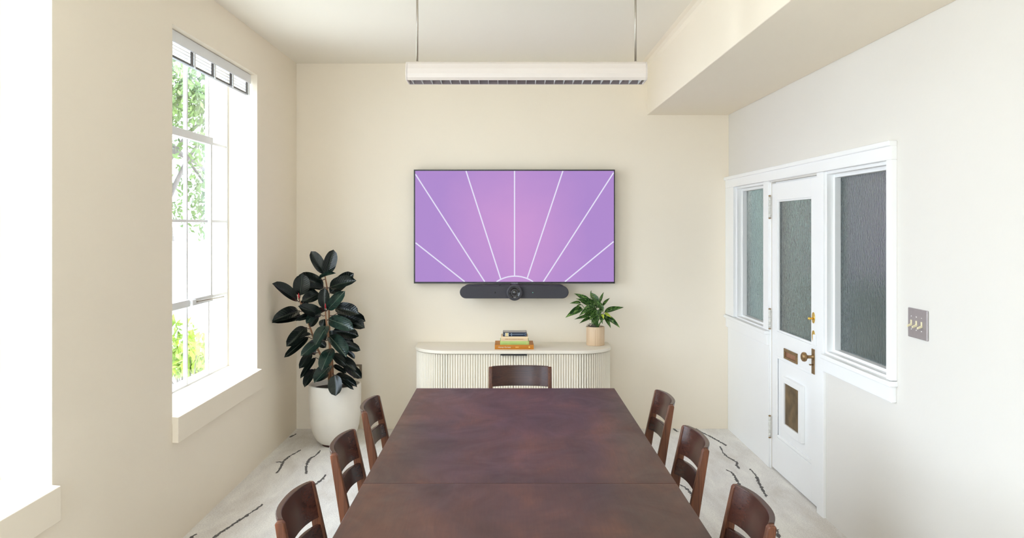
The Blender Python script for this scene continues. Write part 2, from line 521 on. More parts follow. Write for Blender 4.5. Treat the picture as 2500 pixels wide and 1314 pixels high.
def floor_lines():
    def cropL(p): return (440 + p[0] * 0.2085, 1040 + p[1] * 0.2085)
    def cropR(p): return (1540 + p[0] * 0.2923, 930 + p[1] * 0.2923)
    L = [[(1410, 285), (1330, 330), (1260, 370), (1215, 410), (1190, 460), (1160, 515), (1120, 560)],
         [(1120, 430), (1160, 424), (1200, 432)],
         [(1640, 290), (1590, 345), (1520, 385), (1490, 430), (1475, 490), (1475, 565)],
         [(965, 920), (880, 985), (780, 1050), (660, 1130), (560, 1195), (470, 1255), (390, 1314), (330, 1360)],
         [(1700, 575), (1665, 625), (1590, 685), (1540, 720)],
         [(1360, 95), (1310, 120), (1278, 137)],
         [(190, 1270), (150, 1290), (110, 1330)]]
    R = [[(525, 390), (600, 435), (690, 480), (760, 520), (802, 546)],
         [(745, 550), (775, 605), (810, 640), (850, 660), (885, 682), (884, 710), (908, 738)],
         [(795, 745), (840, 765), (870, 800), (890, 840), (915, 875)],
         [(995, 738), (1040, 785), (1065, 840), (1095, 900), (1135, 975)],
         [(345, 392), (390, 428)],
         [(390, 860), (450, 890), (490, 925), (510, 955), (530, 1000)],
         [(1225, 1245), (1232, 1290), (1245, 1340)]]
    lines = [[ground(*cropL(p)) for p in l] for l in L] + [[ground(*cropR(p)) for p in l] for l in R]
    rnd = random.Random(3)
    for _ in range(7):                                   # the pattern goes on behind the viewer
        x = rnd.uniform(-1.4, 1.4); y = rnd.uniform(-1.4, 1.2); a = rnd.uniform(0.5, 2.6)
        pts = []
        for k in range(6):
            pts.append(Vector((x, y, 0))); x += 0.09 * math.cos(a); y += 0.09 * math.sin(a); a += rnd.uniform(-0.5, 0.5)
        if all(XL + 0.1 < p.x < XR - 0.1 for p in pts): lines.append(pts)
    for pts in lines:
        # resample
        fine = []
        for i in range(len(pts) - 1):
            n = max(2, int((pts[i + 1] - pts[i]).length / 0.011))
            for k in range(n): fine.append(pts[i].lerp(pts[i + 1], k / n))
        fine.append(pts[-1])
        mb = MB(); vs = []
        for i, p in enumerate(fine):
            t = (fine[min(i + 1, len(fine) - 1)] - fine[max(i - 1, 0)]).normalized()
            s = Vector((-t.y, t.x, 0))
            w = 0.0080 * (0.35 + 1.1 * rnd.random()) * (1.15 if 0.3 < i / len(fine) < 0.95 else 0.75)
            p = p + s * rnd.uniform(-0.0035, 0.0035)
            vs += [p + s * w + Vector((0, 0, 0.0005)), p + s * w * 0.6 + Vector((0, 0, 0.003)),
                   p - s * w * 0.6 + Vector((0, 0, 0.003)), p - s * w + Vector((0, 0, 0.0005))]
        fs = []
        for i in range(len(fine) - 1):
            for k in range(3):
                fs.append((i * 4 + k, i * 4 + k + 1, (i + 1) * 4 + k + 1, (i + 1) * 4 + k))
        mb.add(vs, fs, False)
        obj('carpet_line', mb, M['carpet_line'], fl)
floor_lines()

# ceiling, walls
tag(obj('ceiling', MB().box(XL - WT, XR + 0.14, YF - 0.14, YB + 0.14, ZC, ZC + 0.15), M['ceiling'], center=False),
    'smooth cream plaster ceiling', 'ceiling', kind='structure')
mb = MB()
y = YF - 0.14
ys = sorted(WIN)
mb.box(XL - WT, XL, YF - 0.14, YB + 0.14, -0.12, WZ0)
mb.box(XL - WT, XL, YF - 0.14, YB + 0.14, WZ1, ZC)
edges = [YF - 0.14] + [e for w in ys for e in w] + [YB + 0.14]
for i in range(0, len(edges), 2):
    mb.box(XL - WT, XL, edges[i], edges[i + 1], WZ0, WZ1)
tag(obj('wall_left', mb, M['wall'], center=False), 'thick cream plaster wall holding the tall windows', 'wall', kind='structure')
tag(obj('wall_back', MB().box(XL, XR, YB, YB + 0.14, -0.12, ZC), M['wall'], center=False),
    'cream plaster wall behind the television and credenza', 'wall', kind='structure')
mb = MB().box(XL, XR, YF - 0.14, YF, -0.12, WZ0).box(XL, XR, YF - 0.14, YF, WZ1, ZC)
mb.box(XL, RW[0], YF - 0.14, YF, WZ0, WZ1).box(RW[1], XR, YF - 0.14, YF, WZ0, WZ1)
tag(obj('wall_front', mb, M['wall'], center=False),
    'plain cream wall behind the viewpoint', 'wall', kind='structure')

# right wall with the three openings of the door screen
D0, D1, DZ = 4.824, 5.700, 2.018        # door
A0, A1 = 3.908, 4.718                   # interior window nearer the viewer
B0, B1 = 5.830, 6.560                   # sidelight by the corner
SZ0, SZ1 = 0.96, 2.04
RT = 0.13
mb = MB()
mb.box(XR, XR + RT, YF - 0.14, A0, -0.12, ZC)
mb.box(XR, XR + RT, A0, YB + 0.14, SZ1, ZC)
mb.box(XR, XR + RT, A0, A1, -0.12, SZ0)
mb.box(XR, XR + RT, A1, D0, -0.12, SZ1)
mb.box(XR, XR + RT, D1, B0, -0.12, SZ1)
mb.box(XR, XR + RT, B0, B1, -0.12, SZ0)
mb.box(XR, XR + RT, B1, YB + 0.14, -0.12, SZ1)
mb.box(XR, XR + RT, D0, D1, -0.12, -0.002)
mb.box(XR, XR + RT, D0, D1, DZ + 0.012, SZ1)
tag(obj('wall_right', mb, M['wall_daylit'], center=False), 'cream plaster wall, whitened as by daylight, with the glazed door and windows', 'wall', kind='structure')

# beam
prof = [(1.177, 2.661), (XR, 2.661), (XR, ZC), (1.120, ZC), (1.150, ZC - 0.008), (1.168, ZC - 0.022), (1.177, ZC - 0.05)]
tag(obj('ceiling_beam', MB().prism(prof, 1, YF, YB), M['wall'], center=False, bevel=0.004),
    'wide boxed cream beam along the ceiling above the door', 'beam', kind='structure')

# corridor on the far side of the door screen, with invented parts that tint the panes
cx0, cx1 = XR + RT, XR + RT + 1.5
M['corridor'] = plaster('mauve_grey_corridor_paint', (0.25, 0.205, 0.225))
M['corridor_teal'] = simple('teal_grey_pane_tint', (0.31, 0.425, 0.42), 0.5, var=0.03)
M['corridor_dark'] = simple('dark_green_grey_shade', (0.035, 0.05, 0.046), 0.6, var=0.05)
ye = YB + 0.40
mb = MB()
mb.box(cx1, cx1 + 0.1, 2.9, ye + 0.1, -0.12, 2.7)
mb.box(cx0, cx1, 2.8, 2.9, -0.12, 2.7)
mb.box(cx0, cx1, ye, ye + 0.1, -0.12, 2.7)
mb.box(cx0, cx1 + 0.1, 2.8, ye + 0.1, 2.7, 2.8)
mb.box(cx0, cx1 + 0.1, 2.8, ye + 0.1, -0.22, -0.12)
co = tag(obj('wall_corridor', mb, M['corridor'], center=False), 'dim corridor behind the obscure glass', 'wall', kind='structure')
obj('teal_tint_panel', MB().box(cx0 + 0.01, 2.86, ye - 0.04, ye, -0.12, 2.3), M['corridor_teal'], co, 0.004)  # invented teal block, colours what the door pane and sidelight show
obj('shade_band', MB().box(2.87, cx1, ye - 0.03, ye, -0.12, 1.22), M['corridor_dark'], co, 0.004)  # invented dark band: shade low in the corridor put into colour
obj('shade_band', MB().box(cx1 - 0.03, cx1, 2.9, ye - 0.03, -0.12, 1.22), M['corridor_dark'], co, 0.004)  # the same painted shade along the side wall
obj('added_light_panel', MB().box(2.3, 3.1, 5.7, 6.3, 2.66, 2.70), emit('added_panel_glow', (1.0, 0.97, 0.93), 14.0), co)  # added glowing panel, lights the corridor as seen through the panes

# ------------------------------------------------------------------ door screen trim (casings, stools, aprons)
P = 0.030
tr = thing('trim_1', 'white painted casing around the glazed door and its side windows', 'trim', (XR, 5.2, 0), kind='structure')
xo, xi = XR - P, XR + 0.001
obj('head_casing', MB().box(xo, xi, A0 - 0.05, YB - 0.002, SZ1, 2.118), M['trim'], tr, 0.003)
obj('head_moulding', MB().box(xo - 0.014, xi, A0 - 0.055, YB - 0.002, 2.105, 2.132), M['trim'], tr, 0.005)
obj('side_casing', MB().box(xo, xi, A0 - 0.05, A0, 0.975, SZ1), M['trim'], tr, 0.003)
obj('side_casing', MB().box(xo, xi, B1, YB - 0.002, 0.975, SZ1), M['trim'], tr, 0.003)
obj('mullion', MB().box(xo + 0.012, xi, A1, D0 - 0.004, 0.0, SZ1), M['trim'], tr, 0.003)
obj('mullion', MB().box(xo + 0.012, xi, D1 + 0.02, B0, 0.975, SZ1), M['trim'], tr, 0.003)
obj('door_jamb', MB().box(XR - 0.006, XR + 0.05, D1 + 0.003, D1 + 0.022, 0.0, DZ + 0.01), M['trim'], tr, 0.002)
obj('door_jamb', MB().box(XR - 0.006, XR + 0.05, D0 - 0.035, D0 - 0.005, 0.0, DZ + 0.01), M['trim'], tr, 0.002)
obj('lower_post', MB().box(XR - 0.012, xi, D1 + 0.024, B0, 0.0, 0.868), M['trim'], tr, 0.002)
obj('lower_panel', MB().box(XR - 0.008, xi, B0 + 0.002, YB - 0.002, 0.0, 0.868), M['trim'], tr, 0.001)
obj('stool', MB().box(XR - 0.044, XR + 0.06, A0 - 0.057, A1 - 0.012, 0.945, 0.972), M['trim'], tr, 0.006)
obj('stool', MB().box(XR - 0.044, XR + 0.06, D1 + 0.022, YB - 0.002, 0.945, 0.972), M['trim'], tr, 0.006)
obj('apron', MB().box(XR - 0.026, xi, A0 - 0.045, A1 - 0.016, 0.868, 0.945), M['trim'], tr, 0.004)
obj('apron', MB().box(XR - 0.026, xi, D1 + 0.024, YB - 0.002, 0.868, 0.945), M['trim'], tr, 0.004)
obj('door_head_stop', MB().box(XR + 0.03, XR + 0.05, D0, D1, DZ - 0.012, DZ + 0.012), M['trim'], tr)

def fixed_light(name, label, y0, y1):
    w = thing(name, label, 'window', (XR, (y0 + y1) / 2, SZ0), kind='structure')
    z0, z1 = 0.972, SZ1
    def ring(n, xa, xb, wd, inset):
        obj(n, MB().box(xa, xb, y0 + inset, y0 + inset + wd, z0, z1), M['trim'], w, 0.002)
        obj(n, MB().box(xa, xb, y1 - inset - wd, y1 - inset, z0, z1), M['trim'], w, 0.002)
        obj(n, MB().box(xa, xb, y0 + inset + wd, y1 - inset - wd, z1 - wd - inset, z1), M['trim'], w, 0.002)
        obj(n, MB().box(xa, xb, y0 + inset + wd, y1 - inset - wd, z0, z0 + wd * 0.7), M['trim'], w, 0.002)
    ring('inner_stop', XR - 0.004, XR + 0.10, 0.018, 0.0)
    ring('sash_bar', XR + 0.035, XR + 0.09, 0.038, 0.0)
    obj('obscure_pane', MB().box(XR + 0.070, XR + 0.076, y0 + 0.03, y1 - 0.03, z0 + 0.02, z1 - 0.03), M['obscure'], w)
    return w
fixed_light('window_4', 'tall obscure glass window between the door and light switch', A0, A1)
fixed_light('window_3', 'narrow obscure glass sidelight between the door and room corner', B0, B1)

# ------------------------------------------------------------------ door
dr = thing('door_1', 'white half-glazed door with brass knob, mail slot and vent', 'door', (XR, (D0 + D1) / 2, 0), kind='structure')
fx = XR + 0.006                       # face of the door
G0, G1, GZ0, GZ1 = 4.968, 5.600, 0.985, 1.900
PN0, PN1, PZ0, PZ1 = 4.945, 5.620, 0.245, 0.815
bx = fx + 0.042
mb = MB()
mb.box(fx, bx, D0, G0, 0.012, DZ)
mb.box(fx, bx, G1, D1, 0.012, DZ)
mb.box(fx, bx, G0, G1, GZ1, DZ)
obj('door_stiles', mb, M['trim'], dr, 0.0015)
mb = MB()
mb.box(fx, bx, G0, G1, PZ1, GZ0)
mb.box(fx, bx, G0, G1, 0.012, PZ0)
obj('door_rails', mb, M['trim'], dr, 0.0015)
pan = obj('lower_panel', MB().box(fx + 0.012, bx - 0.006, PN0 - 0.01, PN1 + 0.01, PZ0 - 0.01, PZ1 + 0.01), M['trim'], dr)
for (a, b, c, d) in [(PN0, PN0 + 0.02, PZ0, PZ1), (PN1 - 0.02, PN1, PZ0, PZ1), (PN0 + 0.02, PN1 - 0.02, PZ0, PZ0 + 0.02), (PN0 + 0.02, PN1 - 0.02, PZ1 - 0.02, PZ1)]:
    obj('panel_moulding', MB().box(fx + 0.001, fx + 0.016, a, b, c, d), M['trim'], pan, 0.006)
# glazing
gl = obj('obscure_pane', MB().box(fx + 0.020, fx + 0.026, G0 - 0.004, G1 + 0.004, GZ0 - 0.004, GZ1 + 0.004), M['obscure'], dr)
for (a, b, c, d) in [(G0, G0 + 0.012, GZ0, GZ1), (G1 - 0.012, G1, GZ0, GZ1), (G0 + 0.012, G1 - 0.012, GZ0, GZ0 + 0.014), (G0 + 0.012, G1 - 0.012, GZ1 - 0.012, GZ1)]:
    obj('glazing_bead', MB().box(fx + 0.006, fx + 0.020, a, b, c, d), M['trim'], gl, 0.003)
# vent
vt = obj('vent_frame', MB().box(fx - 0.016, fx + 0.012, 5.105, 5.151, 0.335, 0.700)
         .box(fx - 0.016, fx + 0.012, 5.416, 5.450, 0.335, 0.700)
         .box(fx - 0.016, fx + 0.012, 5.151, 5.416, 0.662, 0.700)
         .box(fx - 0.016, fx + 0.012, 5.151, 5.416, 0.335, 0.385), M['trim'], dr, 0.002)
obj('vent_grille', MB().box(fx - 0.006, fx + 0.010, 5.150, 5.417, 0.384, 0.663), M['grille'], vt)
# mail slot
ms = obj('mail_slot', MB().box(fx - 0.008, fx + 0.001, 5.198, 5.444, 0.872, 0.892)
         .box(fx - 0.008, fx + 0.001, 5.198, 5.444, 0.823, 0.838)
         .box(fx - 0.008, fx + 0.001, 5.198, 5.223, 0.838, 0.872)
         .box(fx - 0.008, fx + 0.001, 5.421, 5.444, 0.838, 0.872), M['old_brass'], dr, 0.002)
ms['label'] = 'aged brass mail slot frame'
obj('slot_flap', MB().box(fx - 0.0015, fx + 0.0005, 5.222, 5.422, 0.837, 0.873), M['copper_in'], ms)
# knob set
kp = obj('knob_plate', MB().box(fx - 0.005, fx + 0.001, 4.907, 4.953, 0.810, 0.965), M['old_brass'], dr, 0.004)
kp['label'] = 'worn dark brass lock plate'
kn = obj('door_knob', MB().lathe([(0.0, -0.072), (0.016, -0.071), (0.027, -0.064), (0.030, -0.054), (0.027, -0.044), (0.013, -0.038), (0.010, -0.03), (0.010, -0.008), (0.017, -0.004), (0.017, 0.0)],
         (fx - 0.004, 4.930, 0.916), 24, 'x'), M['old_brass'], kp)
obj('thumb_turn', MB().tube([(fx - 0.004, 4.930, 0.868), (fx - 0.022, 4.930, 0.868)], 0.004).tube([(fx - 0.022, 4.922, 0.868), (fx - 0.022, 4.938, 0.868)], 0.004), M['old_brass'], kp)
def rosette(name, z, m):
    pts = [(4.926 + 0.021 * math.cos(t), z + 0.034 * math.sin(t)) for t in [2 * math.pi * k / 24 for k in range(24)]]
    return obj(name, MB().prism(pts, 0, fx - 0.005, fx + 0.001), m, dr, 0.0015)
r1 = rosette('deadbolt_rosette', 1.157, M['brass'])
obj('turn_button', MB().tube([(fx - 0.005, 4.926, 1.152), (fx - 0.020, 4.926, 1.152)], 0.006).lathe([(0.0, -0.036), (0.008, -0.034), (0.009, -0.022), (0.0, -0.018)], (fx, 4.926, 1.152), 12, 'x'), M['brass'], r1)
r2 = rosette('keyhole_rosette', 1.045, M['brass'])
obj('keeper', MB().box(fx - 0.016, fx - 0.002, 4.860, 4.905, 0.992, 1.058), M['trim'], r2, 0.004)
# hinges
for (z0, z1) in [(1.780, 1.930), (0.995, 1.127), (0.222, 0.368)]:
    h = obj('hinge', MB().tube([(XR - 0.012, D1 + 0.001, z0), (XR - 0.012, D1 + 0.001, z1)], 0.0075, 10), M['dark_hinge'], dr)
    for k in range(4):
        zz = z0 + (z1 - z0) * (k + 0.5) / 4
        obj('hinge_knuckle', MB().tube([(XR - 0.012, D1 + 0.001, zz - 0.010), (XR - 0.012, D1 + 0.001, zz + 0.010)], 0.0095, 10), M['dark_hinge'], h)
    for zz in (z0 - 0.004, z1 + 0.004):
        obj('hinge_tip', MB().lathe([(0.0, -0.006), (0.008, -0.004), (0.009, 0.0), (0.008, 0.004), (0.0, 0.006)], (XR - 0.012, D1 + 0.001, zz), 10), M['old_brass'], h)

# ------------------------------------------------------------------ steel windows of the left wall
def steel_window(n, y0, y1, label):
    w = thing('window_%d' % n, label, 'window', (XG, (y0 + y1) / 2, WZ0), kind='structure')
    ob = [y0 + (y1 - y0) * k / 4 for k in range(5)]
    zr = [0.718, 1.243, 1.752, 2.280, WZ1]
    mb = MB()
    mb.box(XG - 0.02, XG + 0.012, y0, y0 + 0.022, WZ0, WZ1).box(XG - 0.02, XG + 0.012, y1 - 0.022, y1, WZ0, WZ1)
    mb.box(XG - 0.02, XG + 0.012, y0 + 0.022, y1 - 0.022, WZ1 - 0.022, WZ1).box(XG - 0.02, XG + 0.012, y0 + 0.022, y1 - 0.022, WZ0, 0.732)
    fr = obj('window_frame', mb, M['steel_white'], w, 0.003)
    for k in (1, 2, 3):
        obj('vertical_bar', MB().box(XG - 0.012, XG + 0.010, ob[k] - 0.011, ob[k] + 0.011, 0.732, WZ1 - 0.022), M['steel_white'], w, 0.002)
    for z in zr[1:4]:
        for k in range(4):
            obj('horizontal_bar', MB().box(XG - 0.010, XG + 0.008, ob[k] + 0.011, ob[k + 1] - 0.011, z - 0.009, z + 0.009), M['steel_white'], w, 0.002)
    # opening vent over the three nearer columns
    v0, v1 = y0 + 0.022, ob[3]
    mb = MB()
    mb.box(XG + 0.006, XG + 0.034, v0, v1 + 0.012, 2.262, 2.312)
    mb.box(XG + 0.006, XG + 0.034, v0, v1 + 0.012, 1.218, 1.262)
    mb.box(XG + 0.006, XG + 0.030, v1 - 0.018, v1 + 0.012, 1.262, 2.262)
    mb.box(XG + 0.006, XG + 0.030, v0, v0 + 0.02, 1.262, 2.262)
    vent = obj('vent_sash', mb, M['steel_white'], w, 0.002)
    hy = ob[2]
    obj('latch_arm', MB().box(XG + 0.034, XG + 0.046, hy - 0.02, hy + 0.09, 1.235, 1.250).tube([(XG + 0.044, hy + 0.06, 1.243), (XG + 0.075, hy + 0.46, 1.238)], 0.0055), M['rod'], vent)
    obj('latch_box', MB().box(XG + 0.034, XG + 0.056, hy - 0.03, hy + 0.03, 1.224, 1.260), M['steel_white'], vent, 0.003)
    for k in range(4):
        for r in range(4):
            obj('pane', MB().box(XG - 0.003, XG + 0.001, ob[k] + 0.009, ob[k + 1] - 0.009, zr[r] + 0.007, zr[r + 1] - 0.007), M['glass'], w)
    # inner sill board with deep front lip
    s = obj('sill', MB().prism([(XG + 0.012, 0.722), (XL + 0.034, 0.697), (XL + 0.034, 0.560), (XL, 0.560), (XL, 0.66), (XG + 0.012, 0.66)], 1, y0 - 0.004, y1 + 0.004), M['wall'], w, 0.003)
    return w
# the sill prism passes over the wall top, so the wall top sits just below it
steel_window(1, WIN[0][0], WIN[0][1], 'tall white steel window with sixteen panes beside the rubber plant')
steel_window(2, WIN[1][0], WIN[1][1], 'bright white window cut off by the left edge of the picture')
steel_window(5, WIN[2][0], WIN[2][1], 'white steel window behind the viewpoint, out of the picture')

rw = thing('window_6', 'plain white window added behind the viewpoint for more light', 'window', (-0.72, YF, WZ0), kind='structure')  # added for the sky light it lets in
ya, yb = YF - 0.10, YF - 0.07
obj('window_frame', MB().box(RW[0], RW[0] + 0.03, ya, yb, WZ0, WZ1).box(RW[1] - 0.03, RW[1], ya, yb, WZ0, WZ1)
    .box(RW[0] + 0.03, RW[1] - 0.03, ya, yb, WZ0, WZ0 + 0.03).box(RW[0] + 0.03, RW[1] - 0.03, ya, yb, WZ1 - 0.03, WZ1), M['steel_white'], rw, 0.003)
for k in range(3):
    xm = RW[0] + (RW[1] - RW[0]) * (k + 1) / 4
    obj('vertical_bar', MB().box(xm - 0.01, xm + 0.01, ya + 0.005, yb - 0.003, WZ0 + 0.03, WZ1 - 0.03), M['steel_white'], rw)
obj('pane', MB().box(RW[0] + 0.03, RW[1] - 0.03, ya + 0.012, ya + 0.016, WZ0 + 0.03, WZ1 - 0.03), M['glass'], rw)

# blind drawn up in the head of the far window
a, b = WIN[0]
bl = thing('window_blind', 'white blind drawn up under the head of the far window', 'blind', (XL - 0.07, (a + b) / 2, 2.66))
obj('valance', MB().box(XL - 0.052, XL - 0.040, a + 0.01, b - 0.012, 2.735, 2.797), M['blind_white'], bl, 0.002)
obj('head_rail', MB().box(XL - 0.09, XL - 0.054, a + 0.012, b - 0.014, 2.755, 2.797), M['blind_white'], bl, 0.002)
for k in range(3):
    z = 2.722 - k * 0.019
    obj('blind_slat', MB().box(XL - 0.080, XL - 0.058, a + 0.02, b - 0.02, z - 0.0012, z + 0.0012), M['blind_slat'], bl)
obj('bottom_rail', MB().box(XL - 0.080, XL - 0.054, a + 0.018, b - 0.018, 2.652, 2.666), M['blind_grey'], bl, 0.004)
for k in range(5):
    yy = a + 0.07 + (b - a - 0.14) * k / 4
    lt = obj('ladder_tape', MB().box(XL - 0.0535, XL - 0.050, yy - 0.02, yy + 0.02, 2.655, 2.735), M['blind_grey'], bl, 0.001)
    obj('tape_clip', MB().box(XL - 0.050, XL - 0.044, yy + 0.022, yy + 0.040, 2.648, 2.735), M['blind_white'], lt, 0.002)

# ================================================================== conference table
tb = thing('conference_table', 'long dark brown conference table with a seam across its top', 'table', (0.043, 3.06, 0))
TX0, TX1, TZ = -0.554, 0.641, 0.740
SEAM = 3.056
t1 = obj('tabletop', MB().box(TX0, TX1, SEAM + 0.001, 4.850, TZ - 0.038, TZ), M['table'], tb, 0.0025)
t1['label'] = 'far half of the dark table top'
t2 = obj('tabletop', MB().box(TX0, TX1, 1.262, SEAM - 0.001, TZ - 0.038, TZ), M['table'], tb, 0.0025)
t2['label'] = 'near half of the dark table top'
for (y0, y1) in [(SEAM + 0.02, 4.80), (1.31, SEAM - 0.02)]:
    obj('apron', MB().box(TX0 + 0.30, TX0 + 0.325, y0, y1, TZ - 0.10, TZ - 0.038), M['chair_panel'], tb)
    obj('apron', MB().box(TX1 - 0.325, TX1 - 0.30, y0, y1, TZ - 0.10, TZ - 0.038), M['chair_panel'], tb)
for yy in (4.62, 3.13, 2.98, 1.40):
    for xx in (-0.02, 0.106):
        obj('leg', MB().tube([(xx, yy, 0.03), (xx, yy, TZ - 0.04)], 0.028, 14), M['black'], tb)
    obj('foot', MB().box(-0.30, 0.386, yy - 0.035, yy + 0.035, 0.0, 0.032), M['black'], tb, 0.006)

# ================================================================== chairs
def yfront(z): return -0.155 - (z - 0.44) / 0.36 * 0.077
def yback(z): return -0.204 - (z - 0.44) / 0.36 * 0.056
def curved_slat(z0, z1, bow, th, n=14, hw=0.186):
    mb = MB(); vs = []
    for k in range(n + 1):
        t = -1 + 2 * k / n
        x = hw * t
        off = bow * (1 - abs(t) ** 2.6)
        for z in (z0, z1):
            yf = yfront(z) - 0.004 - off
            vs += [(x, yf, z), (x, yf - th, z)]
    fs = []
    for k in range(n):
        i, j = k * 4, (k + 1) * 4
        fs += [(i, i + 2, j + 2, j), (i + 1, j + 1, j + 3, i + 3), (i + 2, i + 3, j + 3, j + 2), (i, j, j + 1, i + 1)]
    fs += [(0, 1, 3, 2), (n * 4, n * 4 + 2, n * 4 + 3, n * 4 + 1)]
    mb.add(vs, fs, True)
    return mb
def make_chair():
    t = thing('dining_chair', '', 'chair')
    for s in (-1, 1):
        prof = [(-0.225, 0.0), (-0.190, 0.0), (-0.158, 0.40), (-0.153, 0.45), (yfront(0.79), 0.79), (yfront(0.80) - 0.004, 0.797),
                (yback(0.80) + 0.006, 0.797), (yback(0.79), 0.788), (-0.206, 0.45), (-0.210, 0.40)]
        xa, xb = (0.181, 0.206) if s > 0 else (-0.206, -0.181)
        o = obj('rear_post', MB().prism(prof, 0, xa, xb), M['chair_post'], t, 0.004)
        fp = [(s * 0.165, 0.19), (s * 0.203, 0.19), (s * 0.203, 0.228), (s * 0.165, 0.228)]
        obj('front_leg', MB().prism(fp, 2, 0.0, 0.415), M['chair_post'], t, 0.004)
        obj('side_rail', MB().box(s * 0.172, s * 0.192, -0.17, 0.20, 0.362, 0.415), M['chair_seat'], t, 0.002)
    top = obj('top_rail', curved_slat(0.672, 0.800, 0.036, 0.020), M['chair_panel'], t, 0.003)
    low = obj('lower_slat', curved_slat(0.578, 0.648, 0.036, 0.016), M['chair_panel'], t, 0.003)
    for o in (top, low):
        for p in o.data.polygons: p.use_smooth = True
        m = o.modifiers['bevel']; m.harden_normals = True; m.segments = 2
    obj('front_rail', MB().box(-0.165, 0.165, 0.200, 0.220, 0.362, 0.415), M['chair_seat'], t, 0.002)
    obj('back_rail', MB().box(-0.181, 0.181, -0.190, -0.172, 0.362, 0.415), M['chair_seat'], t, 0.002)
    # dished seat
    mb = MB(); n = 8; vs = []; fs = []
    for i in range(n + 1):
        for j in range(n + 1):
            u, v = i / n, j / n
            x = (-0.215 + 0.43 * u) * (0.94 + 0.06 * v); yy = -0.168 + 0.408 * v
            d = 0.012 * (1 - (2 * u - 1) ** 2) * (1 - (2 * v - 0.9) ** 2) if abs(2 * v - 0.9) < 1 else 0
            vs.append((x, yy, 0.443 - d))
    N = (n + 1) ** 2
    vs += [(p[0], p[1], 0.416) for p in vs]
    for i in range(n):
        for j in range(n):
            q = i * (n + 1) + j
            fs += [(q, q + n + 1, q + n + 2, q + 1), (N + q, N + q + 1, N + q + n + 2, N + q + n + 1)]
    for i in range(n):
        q = i * (n + 1)
        fs += [(q, N + q, N + q + n + 1, q + n + 1)]
        q = i * (n + 1) + n
        fs += [(q, q + n + 1, N + q + n + 1, N + q)]
        q = i
        fs += [(q, q + 1, N + q + 1, N + q)]
        q = n * (n + 1) + i
        fs += [(q, N + q, N + q + 1, q + 1)]
    mb.add(vs, fs, True)
    obj('seat', mb, M['chair_seat'], t, 0.006)
    return t
chair = make_chair()
PI = math.pi
spots = [
    ((0.078, 5.020), PI, 'dark brown wooden chair at the far end of the table, before the credenza'),
    ((-0.470, 4.180), -PI / 2, 'dark brown wooden chair on the window side, nearest the rubber plant'),
    ((-0.463, 3.450), -PI / 2, 'middle dark brown wooden chair of three on the window side'),
    ((-0.470, 2.705), -PI / 2, 'dark wooden chair on the window side nearest the viewer, lower left of the picture'),
    ((0.595, 4.330), PI / 2, 'reddish-brown wooden chair on the door side, nearest the credenza'),
    ((0.573, 3.520), PI / 2, 'middle reddish-brown wooden chair of three on the door side'),
    ((0.568, 2.672), PI / 2, 'reddish-brown wooden chair on the door side nearest the viewer, lower right of the picture'),
]
for i, ((x, y), a, lab) in enumerate(spots):
    Mx = Matrix.Translation((x, y, 0)) @ Matrix.Rotation(a, 4, 'Z')
    c = chair if i == 0 else copy_tree(chair, None, Mx)
    c['label'] = lab; c['category'] = 'chair'; c['group'] = 'wooden chairs around the conference table'
chair.matrix_basis = Matrix.Translation((spots[0][0][0], spots[0][0][1], 0)) @ Matrix.Rotation(spots[0][1], 4, 'Z')

# ================================================================== credenza
CZ, CF = 0.737, 6.322
CX0, CX1, CR = -0.762, 0.842, 0.285
CXM = 0.042
cd = thing('credenza', 'low cream fluted credenza with rounded ends under the television', 'cabinet', ((CX0 + CX1) / 2, 6.56, 0))
def outline(x0, x1, yf, yb, R, n=14):
    pts = [(x0, yb)]
    for k in range(n + 1):
        t = PI / 2 * k / n
        pts.append((x0 + R - R * math.cos(t), yf + R - R * math.sin(t)))
    for k in range(n + 1):
        t = PI / 2 * (1 - k / n)
        pts.append((x1 - R + R * math.cos(t), yf + R - R * math.sin(t)))
    pts.append((x1, yb))
    return pts
IN = 0.020
body = obj('body', MB().prism(outline(CX0 + IN, CX1 - IN, CF + IN + 0.012, YB - 0.012, CR - IN), 2, 0.05, CZ - 0.030), M['cream'], cd)
obj('plinth', MB().prism(outline(CX0 + 0.06, CX1 - 0.06, CF + 0.07, YB - 0.04, CR - 0.05), 2, 0.0, 0.05), M['cream'], cd)
obj('cabinet_top', MB().prism(outline(CX0, CX1, CF, YB - 0.004, CR, 20), 2, CZ - 0.026, CZ), M['cream'], cd, 0.004)
DX0, DX1 = CX0 + CR, CX1 - CR
slat_mb = MB()
hz0, hz1 = 0.055, CZ - 0.030
pr = [(0.0087 * math.cos(t), -0.0110 * math.sin(t)) for t in [PI * k / 8 for k in range(9)]] + [(-0.0087, 0.004), (0.0087, 0.004)]
slat_mb.prism(pr, 2, hz0, hz1, True)
slat_me, slat_c = slat_mb.mesh('slat', False)
slat_me.materials.append(M['cream'])
yface = CF + IN - 0.002
for di, (x0, x1) in enumerate([(DX0 + 0.001, CXM - 0.0015), (CXM + 0.0015, DX1 - 0.001)]):
    d = obj('door', MB().box(x0, x1, yface, yface + 0.016, hz0, hz1 - 0.004), M['cream'], cd)
    d['label'] = 'left fluted door of the credenza' if di == 0 else 'right fluted door of the credenza'
    n = 26
    for k in range(n):
        xx = x0 + (x1 - x0) * (k + 0.5) / n
        inst('slat', slat_me, Matrix.Translation((xx, yface, 0)), d)
